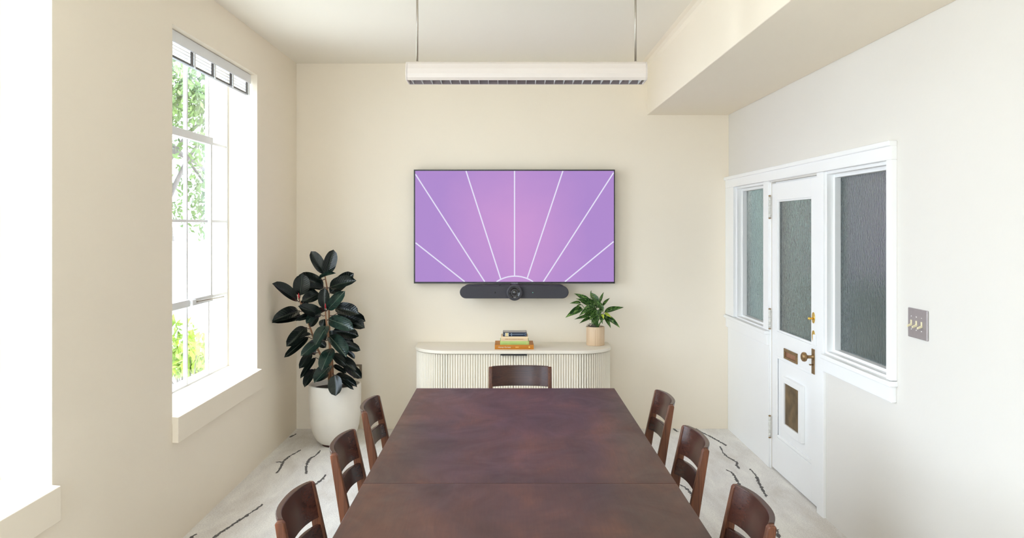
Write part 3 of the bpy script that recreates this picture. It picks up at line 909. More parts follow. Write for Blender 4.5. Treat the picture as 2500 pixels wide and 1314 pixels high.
# fluting round the two curved ends and along the short sides
for side in (0, 1):
    R = CR - IN + 0.002
    cxx = CX0 + CR if side == 0 else CX1 - CR
    n = 21
    for k in range(n):
        t = PI / 2 * (k + 0.5) / n
        ang = (-PI / 2 - t) if side == 0 else (-PI / 2 + t)
        px, py = cxx + R * math.cos(ang), CF + CR + R * math.sin(ang)
        inst('slat', slat_me, Matrix.Translation((px, py, 0)) @ Matrix.Rotation(ang + PI / 2, 4, 'Z'), body)
    n2 = 9
    for k in range(n2):
        py = CF + CR + (YB - 0.014 - CF - CR) * (k + 0.5) / n2
        px = CX0 + IN - 0.002 if side == 0 else CX1 - IN + 0.002
        inst('slat', slat_me, Matrix.Translation((px, py, 0)) @ Matrix.Rotation(-PI / 2 if side == 0 else PI / 2, 4, 'Z'), body)
h = obj('pull', MB().box(-0.061, 0.146, CF - 0.002, CF + 0.014, CZ - 0.036, CZ - 0.0265), M['black'], cd, 0.001)
h['label'] = 'slim black door pull under the top'

# ================================================================== books on the credenza
bz = CZ
def book(name, label, x0, x1, yf, dep, th, m, rot=0.0, hard=True):
    global bz
    cx = (x0 + x1) / 2
    r = thing(name, label, 'book', (cx, yf + dep / 2, bz), 'books stacked on the credenza')
    w = (x1 - x0)
    z0 = bz
    mb = MB()
    c = 0.0025
    mb.box(x0, x1, yf, yf + dep, z0, z0 + c).box(x0, x1, yf, yf + dep, z0 + th - c, z0 + th)
    # rounded spine
    pts = [(yf, z0 + c)] + [(yf - 0.003 * math.sin(PI * k / 6), z0 + c + (th - 2 * c) * k / 6) for k in range(1, 6)] + [(yf, z0 + th - c), (yf + c, z0 + th - c), (yf + c, z0 + c)]
    mb.prism(pts, 0, x0, x1)
    cv = obj('cover', mb, m, r)
    obj('page_block', MB().box(x0 + 0.004, x1 - 0.004, yf + c, yf + dep - 0.005, z0 + c, z0 + th - c), M['page'], r)
    bz += th
    return r, z0, cv
yS = 6.395
X = lambda px, Y=6.395: (px - 1241) * Y / F
R90 = (PI / 2, 0, 0)
ob_, z0, cv = book('book', 'large orange-brown hardback at the bottom of the book stack', X(1208), X(1303), yS, 0.235, 0.036, M['book_orange'])
text_part('title_print', 'Honey Furness', 0.0165, M['cream_print'], cv, (X(1216), yS - 0.0034, z0 + 0.017), R90, 'LEFT', 0.35, 1.0)
for (q0, q1, zz, hh_) in [(1258.8, 1260.2, 0.0175, 0.010), (1260.6, 1262.0, 0.0165, 0.006), (1262.3, 1263.5, 0.0175, 0.008), (1263.8, 1265.0, 0.0175, 0.006), (1265.3, 1266.6, 0.0180, 0.006)]:
    obj('author_print', MB().box(X(q0), X(q1), yS - 0.0036, yS - 0.0028, z0 + zz - hh_ / 2, z0 + zz + hh_ / 2), M['amber_print'], cv)
obj('emblem_print', MB().box(X(1290.5), X(1294), yS - 0.0036, yS - 0.0028, z0 + 0.012, z0 + 0.024), M['amber_print'], cv)
ob_, z0, cv = book('book', 'thin light green book on the orange-brown one', X(1221), X(1291.5), yS + 0.004, 0.20, 0.029, M['book_green'])
obj('spine_print', MB().box(X(1285.5), X(1286.5), yS + 0.0004, yS + 0.0012, z0 + 0.006, z0 + 0.022).box(X(1288), X(1289), yS + 0.0004, yS + 0.0012, z0 + 0.006, z0 + 0.022), M['gold'], cv)
ob_, z0, cv = book('book', 'buff-coloured book, second from the top of the stack', X(1223), X(1289), yS + 0.004, 0.17, 0.037, M['book_beige'])
mbp = MB(); q = 1233.0; rr_ = random.Random(4)
while q < 1279:                                  # a line of print too small to read
    w_ = rr_.uniform(0.5, 1.1); hh_ = rr_.uniform(0.0035, 0.0055)
    mbp.box(X(q), X(q + w_), yS + 0.0004, yS + 0.0012, z0 + 0.0165 - hh_ / 2, z0 + 0.0165 + hh_ / 2)
    q += w_ + (0.25 if rr_.random() < 0.82 else 1.2)
obj('title_print', mbp, M['brown_print'], cv)
ob_, z0, cv = book('book', 'small navy book with gold bands on top of the stack', X(1228), X(1286), yS + 0.004, 0.135, 0.032, M['book_navy'])
fy = yS + 0.0004
for (p0, p1, mm) in [(1233.2, 1235.0, 'cream_print'), (1235.2, 1239.3, 'gold'), (1239.6, 1241.6, 'cream_print')]:
    obj('spine_band', MB().box(X(p0), X(p1), fy - 0.0002, fy + 0.001, z0 + 0.003, z0 + 0.029), M[mm], cv)
obj('spine_rule', MB().box(X(1248.5), X(1249.8), fy - 0.0002, fy + 0.001, z0 + 0.004, z0 + 0.028).box(X(1243.5), X(1278), fy - 0.0002, fy + 0.001, z0 + 0.0145, z0 + 0.017), M['blue_print'], cv)
for k, (dx, dz) in enumerate([(1279.5, 0.016), (1281.5, 0.021), (1281.5, 0.011), (1283, 0.023), (1283, 0.009), (1230, 0.016), (1229.6, 0.022), (1230.6, 0.010)]):
    obj('spine_ornament', MB().box(X(dx), X(dx + 1.1), fy - 0.0002, fy + 0.001, z0 + dz - 0.0018, z0 + dz + 0.0018), M['blue_print'], cv)
obj('cover_picture', MB().box(X(1229), X(1285), yS + 0.02, yS + 0.125, z0 + 0.032, z0 + 0.0323), M['cover_art'], cv)

# ================================================================== television
YT = 6.722
tv = thing('television', 'large wall-mounted flat screen showing a purple sunburst picture', 'television', (0.05, YT + 0.03, 1.24))
T = lambda px, py, Y=YT: at(px, py, Y)
p0, p1 = T(1010.3, 692.3), T(1501.2, 414.3)
obj('television_case', MB().box(p0.x, p1.x, YT + 0.004, YT + 0.055, p0.z, p1.z), M['black'], tv, 0.002)
obj('wall_bracket', MB().box(-0.25, 0.35, YT + 0.055, YB, 1.50, 1.95), M['black'], tv)
bez = MB()
s0, s1 = T(1013.6, 688.2), T(1498.8, 417.3)
bez.box(p0.x, p1.x, YT - 0.001, YT + 0.004, p0.z, s0.z).box(p0.x, p1.x, YT - 0.001, YT + 0.004, s1.z, p1.z)
bez.box(p0.x, s0.x, YT - 0.001, YT + 0.004, s0.z, s1.z).box(s1.x, p1.x, YT - 0.001, YT + 0.004, s0.z, s1.z)
obj('bezel', bez, M['black'], tv)
def screen_mat(name, c_in, c_out, strength):
    m, nt, b = nodes_of(name)
    t = nt.nodes.new('ShaderNodeTexCoord')
    mp = nt.nodes.new('ShaderNodeMapping'); mp.inputs['Scale'].default_value = (1.15, 1, 0.9)
    mp.inputs['Location'].default_value = (0, 0, 0.08)
    nt.links.new(t.outputs['Object'], mp.inputs[0])
    ln = nt.nodes.new('ShaderNodeVectorMath'); ln.operation = 'LENGTH'; nt.links.new(mp.outputs[0], ln.inputs[0])
    n = noise(nt, t.outputs['Object'], 2.2, 3)
    ad = nt.nodes.new('ShaderNodeMath'); ad.operation = 'MULTIPLY_ADD'; ad.inputs[1].default_value = 0.5
    nt.links.new(n, ad.inputs[0]); nt.links.new(ln.outputs['Value'], ad.inputs[2])
    c = ramp(nt, ad.outputs[0], [(0.25, c_in), (1.15, c_out)])
    nt.links.new(c, b.inputs['Emission Color']); b.inputs['Emission Strength'].default_value = strength
    b.inputs['Base Color'].default_value = (0.01, 0.01, 0.012, 1)
    b.inputs['Roughness'].default_value = 0.4
    b.inputs['Specular IOR Level'].default_value = 0.08
    return m
M['screen'] = screen_mat('purple_screen_picture', (0.66, 0.335, 0.70), (0.46, 0.27, 0.66), 0.92)
M['screen_line'] = emit('white_screen_line', (0.84, 0.80, 1.0), 0.95)
sc = obj('screen', MB().box(s0.x, s1.x, YT, YT + 0.003, s0.z, s1.z), M['screen'], tv)
def strip(pts, w, Y):
    mb = MB(); vs = []
    for i, p in enumerate(pts):
        a = pts[max(0, i - 1)]; b = pts[min(len(pts) - 1, i + 1)]
        t = (b - a).normalized(); s = Vector((-t.z, 0, t.x))
        vs += [Vector((p.x, Y, p.z)) + s * w / 2, Vector((p.x, Y, p.z)) - s * w / 2]
    n = len(vs)
    vs += [v + Vector((0, 0.0006, 0)) for v in vs]
    fs = []
    for i in range(len(pts) - 1):
        fs += [(2 * i, 2 * i + 1, 2 * i + 3, 2 * i + 2), (n + 2 * i, n + 2 * i + 2, n + 2 * i + 3, n + 2 * i + 1)]
    mb.add(vs, fs)
    return mb
rays = [((1256.2, 417.4), (1256.2, 674.5)), ((1137.7, 417.4), (1222.6, 682)), ((1374.2, 417.4), (1287.4, 679)),
        ((1014.2, 425.5), (1183.4, 688.1)), ((1498.2, 421.5), (1326.5, 688.1)), ((1014.5, 593), (1134.6, 688.1)), ((1498, 590), (1379, 688.1))]
for (a, b) in rays:
    obj('picture_ray', strip([T(*a), T(*b)], 0.0105, YT - 0.0006), M['screen_line'], sc)
arc = []
for k in range(21):
    t = math.radians(-34.2 + 68.4 * k / 20)
    arc.append(T(1257 + 79.5 * math.sin(t), 753.9 - 79.5 * math.cos(t)))
obj('picture_arc', strip(arc, 0.0105, YT - 0.0006), M['screen_line'], sc)
lg = obj('logo_tab', MB().box(T(1249.5, 691).x, T(1263.5, 691).x, YT - 0.003, YT + 0.006, T(0, 694.2).z, T(0, 690.2).z), M['charcoal_ring'], tv)
text_part('brand_print', 'SAMSUNG', 0.0125, M['logo_grey'], tv, ((T(1249.5, 691).x + T(1263.5, 691).x) / 2, YT - 0.0034, T(0, 692.0).z), R90)

# ================================================================== video bar
YV = 6.632
vb = thing('video_bar', 'charcoal video conference bar with centre camera under the television', 'video bar', (0.047, YV + 0.07, 1.13))
V = lambda px, py: at(px, py, YV)
cz = V(1256, 714.0).z
hx0, hx1 = V(1122.5, 0).x, V(1388.3, 0).x
hh = (V(0, 698.5).z - V(0, 728.5).z) / 2
def stadium(x0, x1, zc, r, n=12):
    pts = []
    for k in range(n + 1):
        t = PI / 2 + PI * k / n
        pts.append((x0 + r + r * math.cos(t), zc + r * math.sin(t)))
    for k in range(n + 1):
        t = -PI / 2 + PI * k / n
        pts.append((x1 - r + r * math.cos(t), zc + r * math.sin(t)))
    return pts
obj('speaker_body', MB().prism(stadium(hx0, hx1, cz, hh), 1, YV, YV + 0.055), M['charcoal'], vb, 0.004)
obj('back_shell', MB().prism(stadium(hx0 + 0.02, hx1 - 0.02, cz + 0.010, hh - 0.001), 1, YV + 0.055, YV + 0.11), M['charcoal_ring'], vb, 0.004)
obj('wall_mount', MB().box(-0.15, 0.25, YV + 0.11, YB, cz - 0.03, cz + 0.03), M['black'], vb)
ccx = V(1256.2, 0).x
ch = obj('camera_housing', MB().lathe([(0.0, 0.02), (0.0665, 0.02), (0.0665, -0.018), (0.064, -0.024), (0.049, -0.026), (0.047, -0.022), (0.0, -0.020)], (ccx, YV, cz), 40, 'y'), M['charcoal_ring'], vb)
obj('lens_barrel', MB().lathe([(0.046, -0.020), (0.046, -0.028), (0.043, -0.029), (0.040, -0.024), (0.030, -0.021), (0.0, -0.0205)], (ccx, YV, cz - 0.002), 40, 'y'), M['lens_black'], ch)
obj('lens_ring', MB().lathe([(0.0455, -0.0275), (0.0455, -0.0292), (0.0440, -0.0292), (0.0440, -0.0275)], (ccx, YV, cz - 0.002), 40, 'y'), M['lens_ring'], ch)
obj('inner_ring', MB().lathe([(0.027, -0.021), (0.027, -0.0255), (0.0245, -0.0255), (0.0235, -0.021)], (ccx, YV, cz - 0.002), 36, 'y'), M['lens_ring'], ch)
obj('lens_glass', MB().lathe([(0.0235, -0.0208), (0.018, -0.0235), (0.010, -0.0250), (0.0, -0.0255)], (ccx, YV, cz - 0.002), 28, 'y'), M['lens_black'], ch)
obj('lens_core', MB().lathe([(0.008, -0.0250), (0.008, -0.0262), (0.0065, -0.0262), (0.0065, -0.0250)], (ccx, YV, cz - 0.002), 20, 'y'), M['lens_ring'], ch)
text_part('brand_print', 'logi', 0.013, M['logo_grey'], ch, (ccx, YV - 0.0295, cz - 0.038), R90)
obj('sensor_dot', MB().lathe([(0.0, -0.003), (0.006, -0.002), (0.007, 0.001)], (V(1208.5, 0).x, YV, V(0, 714.5).z), 16, 'y'), M['lens_black'], vb)
obj('status_light', MB().lathe([(0.0, -0.002), (0.0028, -0.0015), (0.003, 0.001)], (V(1300.8, 0).x, YV, V(0, 714.5).z), 12, 'y'), M['led'], vb)
obj('privacy_cover', MB().box(V(1223, 0).x, V(1245, 0).x, YV + 0.012, YV + 0.09, cz + hh - 0.006, cz + hh + 0.012), M['black'], vb, 0.004)
obj('cable', MB().tube([at(1222 + dx, yy, YV + 0.05) for dx, yy in [(-3, 699.5), (-4, 697.5), (-1, 696), (5, 695.2), (14, 695), (22, 695), (30, 695.5)]], 0.0035, 8), M['black'], vb)

# ================================================================== pendant light
YP = 4.045
pl = thing('pendant_light', 'long cream linear pendant light with louvers hanging on two rods', 'lamp', (0.093, YP + 0.08, ZC))
PX0, PX1 = -0.519, 0.703
yc = YP + 0.078
prof = [(yc - 0.058, 2.552), (yc - 0.070, 2.540), (yc - 0.077, 2.515), (yc - 0.078, 2.490), (yc - 0.074, 2.470), (yc - 0.066, 2.458),
        (yc - 0.060, 2.458), (yc - 0.060, 2.505), (yc + 0.060, 2.505), (yc + 0.060, 2.458), (yc + 0.066, 2.458), (yc + 0.074, 2.470),
        (yc + 0.078, 2.490), (yc + 0.077, 2.515), (yc + 0.070, 2.540), (yc + 0.058, 2.552)]
def shell(prof, x0, x1):
    """concave channel: side faces only, capped by separate end caps"""
    mb = MB(); n = len(prof)
    vs = [(x0, p[0], p[1]) for p in prof] + [(x1, p[0], p[1]) for p in prof]
    fs = [(i, (i + 1) % n, n + (i + 1) % n, n + i) for i in range(n)]
    return mb.add(vs, [tuple(reversed(q)) for q in fs], False)
obj('housing', shell(prof, PX0 + 0.008, PX1 - 0.008), M['white_metal'], pl)
capo = [p for p in prof if not (abs(p[0] - yc) < 0.0605 and p[1] < 2.51)]
for (a, b) in [(PX0, PX0 + 0.008), (PX1 - 0.008, PX1)]:
    obj('end_cap', MB().prism(capo, 0, a, b), M['white_metal'], pl, 0.003)
lv = obj('louver_reflector', MB().add([(PX0 + 0.009, yc - 0.0595, 2.459), (PX1 - 0.009, yc - 0.0595, 2.459), (PX1 - 0.009, yc - 0.02, 2.500), (PX0 + 0.009, yc - 0.02, 2.500),
         (PX0 + 0.009, yc + 0.02, 2.500), (PX1 - 0.009, yc + 0.02, 2.500), (PX1 - 0.009, yc + 0.0595, 2.459), (PX0 + 0.009, yc + 0.0595, 2.459)],
         [(0, 1, 2, 3), (3, 2, 5, 4), (4, 5, 6, 7)]), M['louver'], pl)
bmb = MB().prism([(yc - 0.059, 2.459), (yc + 0.059, 2.459), (yc + 0.030, 2.493), (yc - 0.030, 2.493)], 0, -0.0012, 0.0012)
bme, bc = bmb.mesh('louver_blade', False); bme.materials.append(M['steel_white'])
for k in range(25):
    xx = PX0 + 0.028 + (PX1 - PX0 - 0.056) * k / 24
    inst('louver_blade', bme, Matrix.Translation((xx, 0, 0)), lv)
for xx in (-0.468, 0.653):
    rd = obj('rod', MB().tube([(xx, yc, 2.555), (xx, yc, ZC)], 0.0055, 12), M['rod'], pl)
    obj('ferrule', MB().lathe([(0.0, 2.565), (0.007, 2.565), (0.009, 2.558), (0.009, 2.550), (0.0, 2.550)], (xx, yc, 0), 16), M['white_metal'], rd)
    obj('ceiling_canopy', MB().lathe([(0.0, ZC - 0.03), (0.03, ZC - 0.028), (0.055, ZC - 0.012), (0.06, ZC)], (xx, yc, 0), 24), M['white_metal'], rd)

# ================================================================== switch plate and outlet
sw = thing('light_switch', 'steel wall plate with three ivory toggle switches', 'switch', (XR, 3.653, 1.27))
S0, S1, SWZ0, SWZ1 = 3.567, 3.738, 1.207, 1.342
obj('wall_plate', MB().box(XR - 0.008, XR, S0, S1, SWZ0, SWZ1), M['steel'], sw, 0.003)
for k in range(3):
    yy = (S0 + S1) / 2 + (1 - k) * 0.046 + 0.006
    zc = (SWZ0 + SWZ1) / 2
    tg = obj('toggle', MB().box(XR - 0.0105, XR - 0.007, yy - 0.0055, yy + 0.0055, zc - 0.013, zc + 0.013)
             .prism([(XR - 0.007, zc - 0.002), (XR - 0.028, zc + 0.006 - 0.018), (XR - 0.028, zc - 0.002 - 0.018), (XR - 0.007, zc - 0.012)], 1, yy - 0.0045, yy + 0.0045), M['ivory'], sw, 0.001)
    for dz in (0.030, -0.030):
        obj('screw', MB().lathe([(0.0, -0.0105), (0.002, -0.0102), (0.003, -0.0085), (0.003, -0.007)], (XR, yy, zc + dz), 10, 'x'), M['screw'], sw)
ou = thing('power_outlet', 'small steel outlet plate on the wall behind the rubber plant', 'outlet', (-1.265, YB, 0.43))
ox, oz = (873 - 1241) / 288.0, CAMZ - (906.5 - 552) / 288.0
obj('wall_plate', MB().box(ox - 0.037, ox + 0.037, YB - 0.006, YB, oz - 0.058, oz + 0.058), M['steel_dark'], ou, 0.003)
for dz in (0.026, -0.026):
    obj('socket', MB().lathe([(0.0, -0.009), (0.016, -0.009), (0.017, -0.005)], (ox, YB, oz + dz), 20, 'y'), M['cream_print'], ou)

# ================================================================== rubber plant
def leaf_mesh(name, n=10, m=6, fold=0.10, droop=0.10, tipw=0.9, lance=False):
    """unit leaf: x 0..1 base->tip, y -.5...5, z up"""
    vs = []; fs = []
    for i in range(n + 1):
        u = i / n
        if lance:
            w = (math.sin(PI * min(1, u ** 0.8)) ** 0.9) * (1 - 0.25 * u)
        else:
            w = max(0.0, 1 - abs(2 * u - 1.04) ** 2.5) ** 0.62
            if u > 0.93: w *= (1 - u) / 0.07 * 0.75 + 0.03
        w = max(w, 0.012)
        for j in range(m + 1):
            v = -1 + 2 * j / m
            yy = 0.5 * w * v
            z = fold * abs(v) * w * 0.5 - droop * u * u + 0.02 * math.sin(6 * u + 2 * v) * abs(v)
            vs.append((u, yy, z))
    for i in range(n):
        for j in range(m):
            q = i * (m + 1) + j
            fs.append((q, q + m + 1, q + m + 2, q + 1))
    me = bpy.data.meshes.new(name)
    me.from_pydata(vs, [], fs)
    me.polygons.foreach_set('use_smooth', [True] * len(fs))
    me.update()
    return me
rub = []
for k, (fo, dro) in enumerate([(0.22, 0.05), (0.30, 0.14), (0.14, 0.20)]):
    pair = []
    for mm in ('rubber', 'rubber_pale'):
        me = leaf_mesh('leaf', 12, 6, fo, dro); me.materials.append(M[mm]); pair.append(me)
    rub.append(pair)

def put_leaf(name, me, B, Tp, width, facing, parent, thick=0.0015):
    ax = (Tp - B); L = ax.length; ax.normalize()
    nrm = facing - ax * facing.dot(ax); nrm.normalize()
    side = nrm.cross(ax).normalized()
    Mx = Matrix(((ax.x * L, side.x * width, nrm.x * L, B.x), (ax.y * L, side.y * width, nrm.y * L, B.y), (ax.z * L, side.z * width, nrm.z * L, B.z), (0, 0, 0, 1)))
    return inst(name, me, Mx, parent)

PXc, PYc = -1.366, 6.330
rp = thing('rubber_plant', 'tall dark-leaved rubber plant in a pale concrete pot in the corner', 'potted plant', (PXc, PYc, 0))
pot = obj('pot', MB().lathe([(0.0, 0.012), (0.09, 0.012), (0.118, 0.020), (0.140, 0.040), (0.160, 0.072), (0.176, 0.112), (0.189, 0.165), (0.197, 0.230), (0.201, 0.300), (0.203, 0.380), (0.203, 0.470), (0.2015, 0.478), (0.187, 0.478), (0.185, 0.470), (0.183, 0.40), (0.0, 0.40)],
        (PXc, PYc, 0), 56), M['pot'], rp)
obj('foot_pad', MB().lathe([(0.0, 0.0), (0.098, 0.0), (0.100, 0.012), (0.0, 0.013)], (PXc, PYc, 0), 36), M['felt'], rp)
obj('soil', MB().lathe([(0.183, 0.438), (0.12, 0.446), (0.05, 0.452), (0.0, 0.450)], (PXc, PYc, 0), 32), M['soil'], rp)
KA = 240 / 1577.0
def A(p, Y): return at(660 + p[0] * KA, 600 + p[1] * KA, Y)
def Bq(p, Y): return at(660 + p[0] * KA, 780 + p[1] * KA, Y)
Yp = 6.30
stems = [
    ([Bq((985, 1060), Yp), Bq((1000, 900), Yp - 0.01), Bq((985, 600), Yp - 0.03), Bq((940, 330), Yp - 0.04), Bq((912, 130), Yp - 0.05), A((890, 1150), Yp - 0.06), A((882, 1020), Yp - 0.07)], [0.0105, 0.0105, 0.0095, 0.0085, 0.0075, 0.006, 0.005]),
    ([Bq((945, 1060), Yp + 0.02), Bq((940, 880), Yp + 0.03), Bq((800, 560), Yp + 0.02), Bq((740, 430), Yp), Bq((655, 180), Yp - 0.02), A((560, 1100), Yp - 0.05), A((500, 950), Yp - 0.08), A((455, 845), Yp - 0.10)], [0.0095, 0.009, 0.008, 0.0075, 0.007, 0.006, 0.0055, 0.0045]),
    ([Bq((960, 1060), Yp + 0.05), Bq((960, 700), Yp + 0.07), Bq((950, 300), Yp + 0.08), A((940, 1000), Yp + 0.06), A((915, 700), Yp + 0.05), A((890, 560), Yp + 0.04), A((872, 460), Yp + 0.04)], [0.0095, 0.009, 0.008, 0.007, 0.006, 0.0055, 0.004]),
]
for pts, rr in stems:
    obj('stem', MB().tube(pts, rr, 10), M['stem'], rp)
# base, tip (crop pixels), apparent width, depth of base and tip, shape, pale?, up-tilt
LEAVES = [
    ('A', (870, 455), (655, 90), 175, 0.03, -0.02, 0, 0), ('A', (893, 470), (1012, 68), 195, 0.03, 0.00, 0, 0),
    ('A', (790, 535), (1000, 425), 75, 0.02, -0.12, 1, 1), ('A', (958, 665), (1328, 540), 200, 0.02, -0.10, 1, 0),
    ('A', (955, 765), (1325, 440), 215, 0.06, 0.03, 0, 0), ('A', (855, 660), (470, 470), 215, 0.06, -0.02, 1, 0),
    ('A', (860, 680), (610, 655), 120, 0.04, -0.08, 1, 0), ('A', (480, 800), (510, 460), 245, -0.10, -0.16, 0, 0),
    ('A', (440, 885), (50, 605), 185, -0.12, -0.32, 0, 0), ('A', (790, 770), (525, 880), 180, 0.02, -0.10, 1, 0),
    ('A', (870, 1010), (860, 690), 180, -0.07, -0.10, 0, 0), ('A', (918, 1030), (1182, 735), 170, -0.08, -0.20, 0, 1),
    ('A', (815, 1110), (488, 975), 180, -0.06, -0.22, 1, 0), ('A', (905, 1035), (738, 1088), 120, -0.08, -0.26, 1, 0),
    ('A', (1040, 1000), (1398, 1065), 215, 0.02, -0.06, 1, 0), ('A', (1070, 1090), (1515, 1185), 180, 0.05, 0.02, 1, 0),
    ('A', (1120, 1180), (1500, 1290), 200, 0.04, -0.02, 1, 0), ('A', (935, 1180), (1275, 1285), 215, -0.06, -0.22, 2, 1),
    ('A', (458, 1040), (72, 1172), 180, -0.06, -0.30, 1, 0), ('A', (505, 1130), (58, 1205), 160, -0.02, -0.24, 1, 0),
    ('A', (665, 1120), (436, 1185), 95, -0.04, -0.18, 1, 0), ('A', (760, 1120), (640, 1295), 115, 0.0, -0.06, 1, 0),
    ('A', (690, 1085), (590, 1235), 110, -0.05, -0.14, 1, 1), ('A', (700, 690), (610, 800), 200, 0.04, 0.0, 1, 0),
    ('A', (560, 860), (520, 1030), 120, -0.02, -0.08, 1, 0), ('A', (860, 1180), (840, 1300), 130, 0.03, 0.0, 1, 0),
    ('B', (570, 125), (282, 412), 195, -0.02, -0.18, 1, 0), ('B', (610, 280), (238, 597), 115, 0.0, -0.14, 1, 0),
    ('B', (912, 105), (724, 372), 180, -0.08, -0.24, 1, 1), ('B', (805, 325), (540, 538), 160, -0.06, -0.26, 2, 1),
    ('B', (655, 240), (488, 275), 60, -0.04, -0.16, 1, 0), ('B', (948, 270), (1214, 542), 230, -0.06, -0.24, 1, 1),
    ('B', (760, 340), (885, 440), 120, 0.02, -0.02, 1, 0), ('B', (985, 465), (824, 742), 200, -0.06, -0.26, 2, 1),
    ('B', (645, 530), (484, 765), 135, 0.0, -0.14, 1, 0), ('B', (725, 612), (490, 925), 88, 0.0, -0.14, 1, 0),
    ('B', (705, 795), (550, 1058), 140, 0.0, -0.14, 1, 0), ('B', (965, 740), (716, 968), 180, -0.06, -0.26, 1, 1),
    ('B', (1010, 180), (1405, 250), 190, 0.05, 0.02, 1, 0), ('B', (1120, 390), (1430, 482), 145, 0.05, 0.0, 1, 0),
    ('B', (1210, 510), (1352, 615), 85, 0.04, 0.0, 1, 0), ('B', (1020, 600), (1370, 790), 185, 0.02, -0.04, 1, 0),
    ('B', (1170, 710), (1458, 928), 160, 0.05, 0.0, 1, 0), ('B', (1060, 885), (1375, 1042), 110, 0.0, -0.12, 1, 0),
    ('B', (1035, 890), (1050, 1222), 205, -0.18, -0.27, 0, 0), ('B', (1015, 740), (1205, 848), 75, 0.0, -0.08, 1, 0),
    ('B', (930, 880), (725, 985), 95, 0.02, -0.10, 1, 0), ('B', (1130, 960), (1315, 1105), 70, -0.10, -0.21, 1, 0),
    ('B', (1010, 560), (1200, 720), 130, -0.02, -0.10, 1, 0), ('B', (900, 240), (760, 420), 120, 0.04, 0.0, 1, 0),
    ('B', (960, 180), (1020, 330), 150, 0.02, 0.0, 1, 0), ('B', (1010, 300), (1330, 360), 150, 0.06, 0.03, 1, 0),
    ('B', (640, 470), (720, 560), 90, 0.04, 0.02, 1, 0),
]
def clearwall(p):
    p.x = max(p.x, XL + 0.03); p.y = min(p.y, YB - 0.04); return p
rnd = random.Random(11)
stem_pts = []
for pts, rr in stems:
    for i in range(len(pts) - 1):
        for k in range(8): stem_pts.append(pts[i].lerp(pts[i + 1], k / 8))
for (fr, b, t, w, db, dt, sh, pale) in LEAVES:
    fn = A if fr == 'A' else Bq
    Bp = clearwall(fn(b, Yp + db)); Tp = clearwall(fn(t, Yp + dt))
    wd = w * KA * Yp / F * 1.06
    toCam = (Vector((0, 0, CAMZ)) - Bp).normalized()
    facing = toCam + Vector((rnd.uniform(-0.3, 0.3), 0, 0.30 + rnd.uniform(-0.15, 0.25)))
    put_leaf('leaf', rub[sh][pale], Bp, Tp, wd, facing, rp)
    # leaf stalk to the nearest stem
    near = min(stem_pts, key=lambda q: (q - Bp).length + (0.25 if q.z > Bp.z else 0))
    if (near - Bp).length < 0.30:
        mid = near.lerp(Bp, 0.5) + Vector((0, 0, -0.008))
        obj('petiole', MB().tube([near, mid, Bp, Bp.lerp(Tp, 0.06)], [0.004, 0.0033, 0.003, 0.002], 6), M['petiole'], rp)
for (q, y0) in [((455, 800), Yp - 0.12), ((884, 965), Yp - 0.10)]:
    c0 = A((q[0] + 4, q[1] + 48), y0); c1 = A((q[0] - 2, q[1] - 40), y0 - 0.01)
    bd = obj('leaf_bud', MB().tube([c0, c0.lerp(c1, 0.35), c0.lerp(c1, 0.75), c1], [0.003, 0.0062, 0.0045, 0.0008], 8), M['bud'], rp)
    bd['label'] = 'bright red new leaf bud'

# ================================================================== small variegated plant
SX, SY = (1453.5 - 1241) * 6.64 / F, 6.640
sp = thing('potted_foliage_plant', 'small green variegated plant in a round pale wooden pot on the credenza', 'potted plant', (SX, SY, CZ))
obj('pot', MB().lathe([(0.0, 0.0), (0.073, 0.0), (0.0755, 0.003), (0.0755, 0.150), (0.074, 0.153), (0.067, 0.153), (0.066, 0.12), (0.0, 0.12)], (SX, SY, CZ), 48), M['wood_pot'], sp)
seam = obj('pot_seam', MB().box(SX - 0.0095, SX - 0.0085, SY - 0.0762, SY - 0.072, CZ + 0.002, CZ + 0.135), M['brown_print'], sp)
obj('soil', MB().lathe([(0.066, 0.138), (0.03, 0.146), (0.0, 0.147)], (SX, SY, CZ), 24), M['soil'], sp)
rnd = random.Random(5)
mb = MB()
for k in range(90):
    a = rnd.uniform(1.8, 4.6); r = rnd.uniform(0.02, 0.075)
    p = Vector((SX + r * math.cos(a), SY - abs(r * math.sin(a)) * 0.9, CZ + 0.140 + rnd.uniform(0, 0.03) * (1 if a > 2.4 else 0.5)))
    q = p + Vector((rnd.uniform(-0.02, 0.02), rnd.uniform(-0.015, 0.015), rnd.uniform(-0.006, 0.018)))
    mb.tube([p, p.lerp(q, 0.5) + Vector((0, 0, 0.006)), q], 0.0011, 4, False)
ms_ = obj('dry_moss', mb, M['moss'], sp); ms_['kind'] = 'stuff'
KS = 170 / 1396.0
def S(p, Y): return at(1370 + p[0] * KS, 700 + p[1] * KS, Y)
ag = []
for (fo, dro) in [(0.35, 0.12), (0.5, 0.25), (0.3, 0.0)]:
    me = leaf_mesh('leaf', 10, 4, fo, dro, lance=True); me.materials.append(M['aglao']); ag.append(me)
agy = leaf_mesh('leaf', 8, 4, 0.4, 0.1, lance=True); agy.materials.append(M['aglao_yellow'])
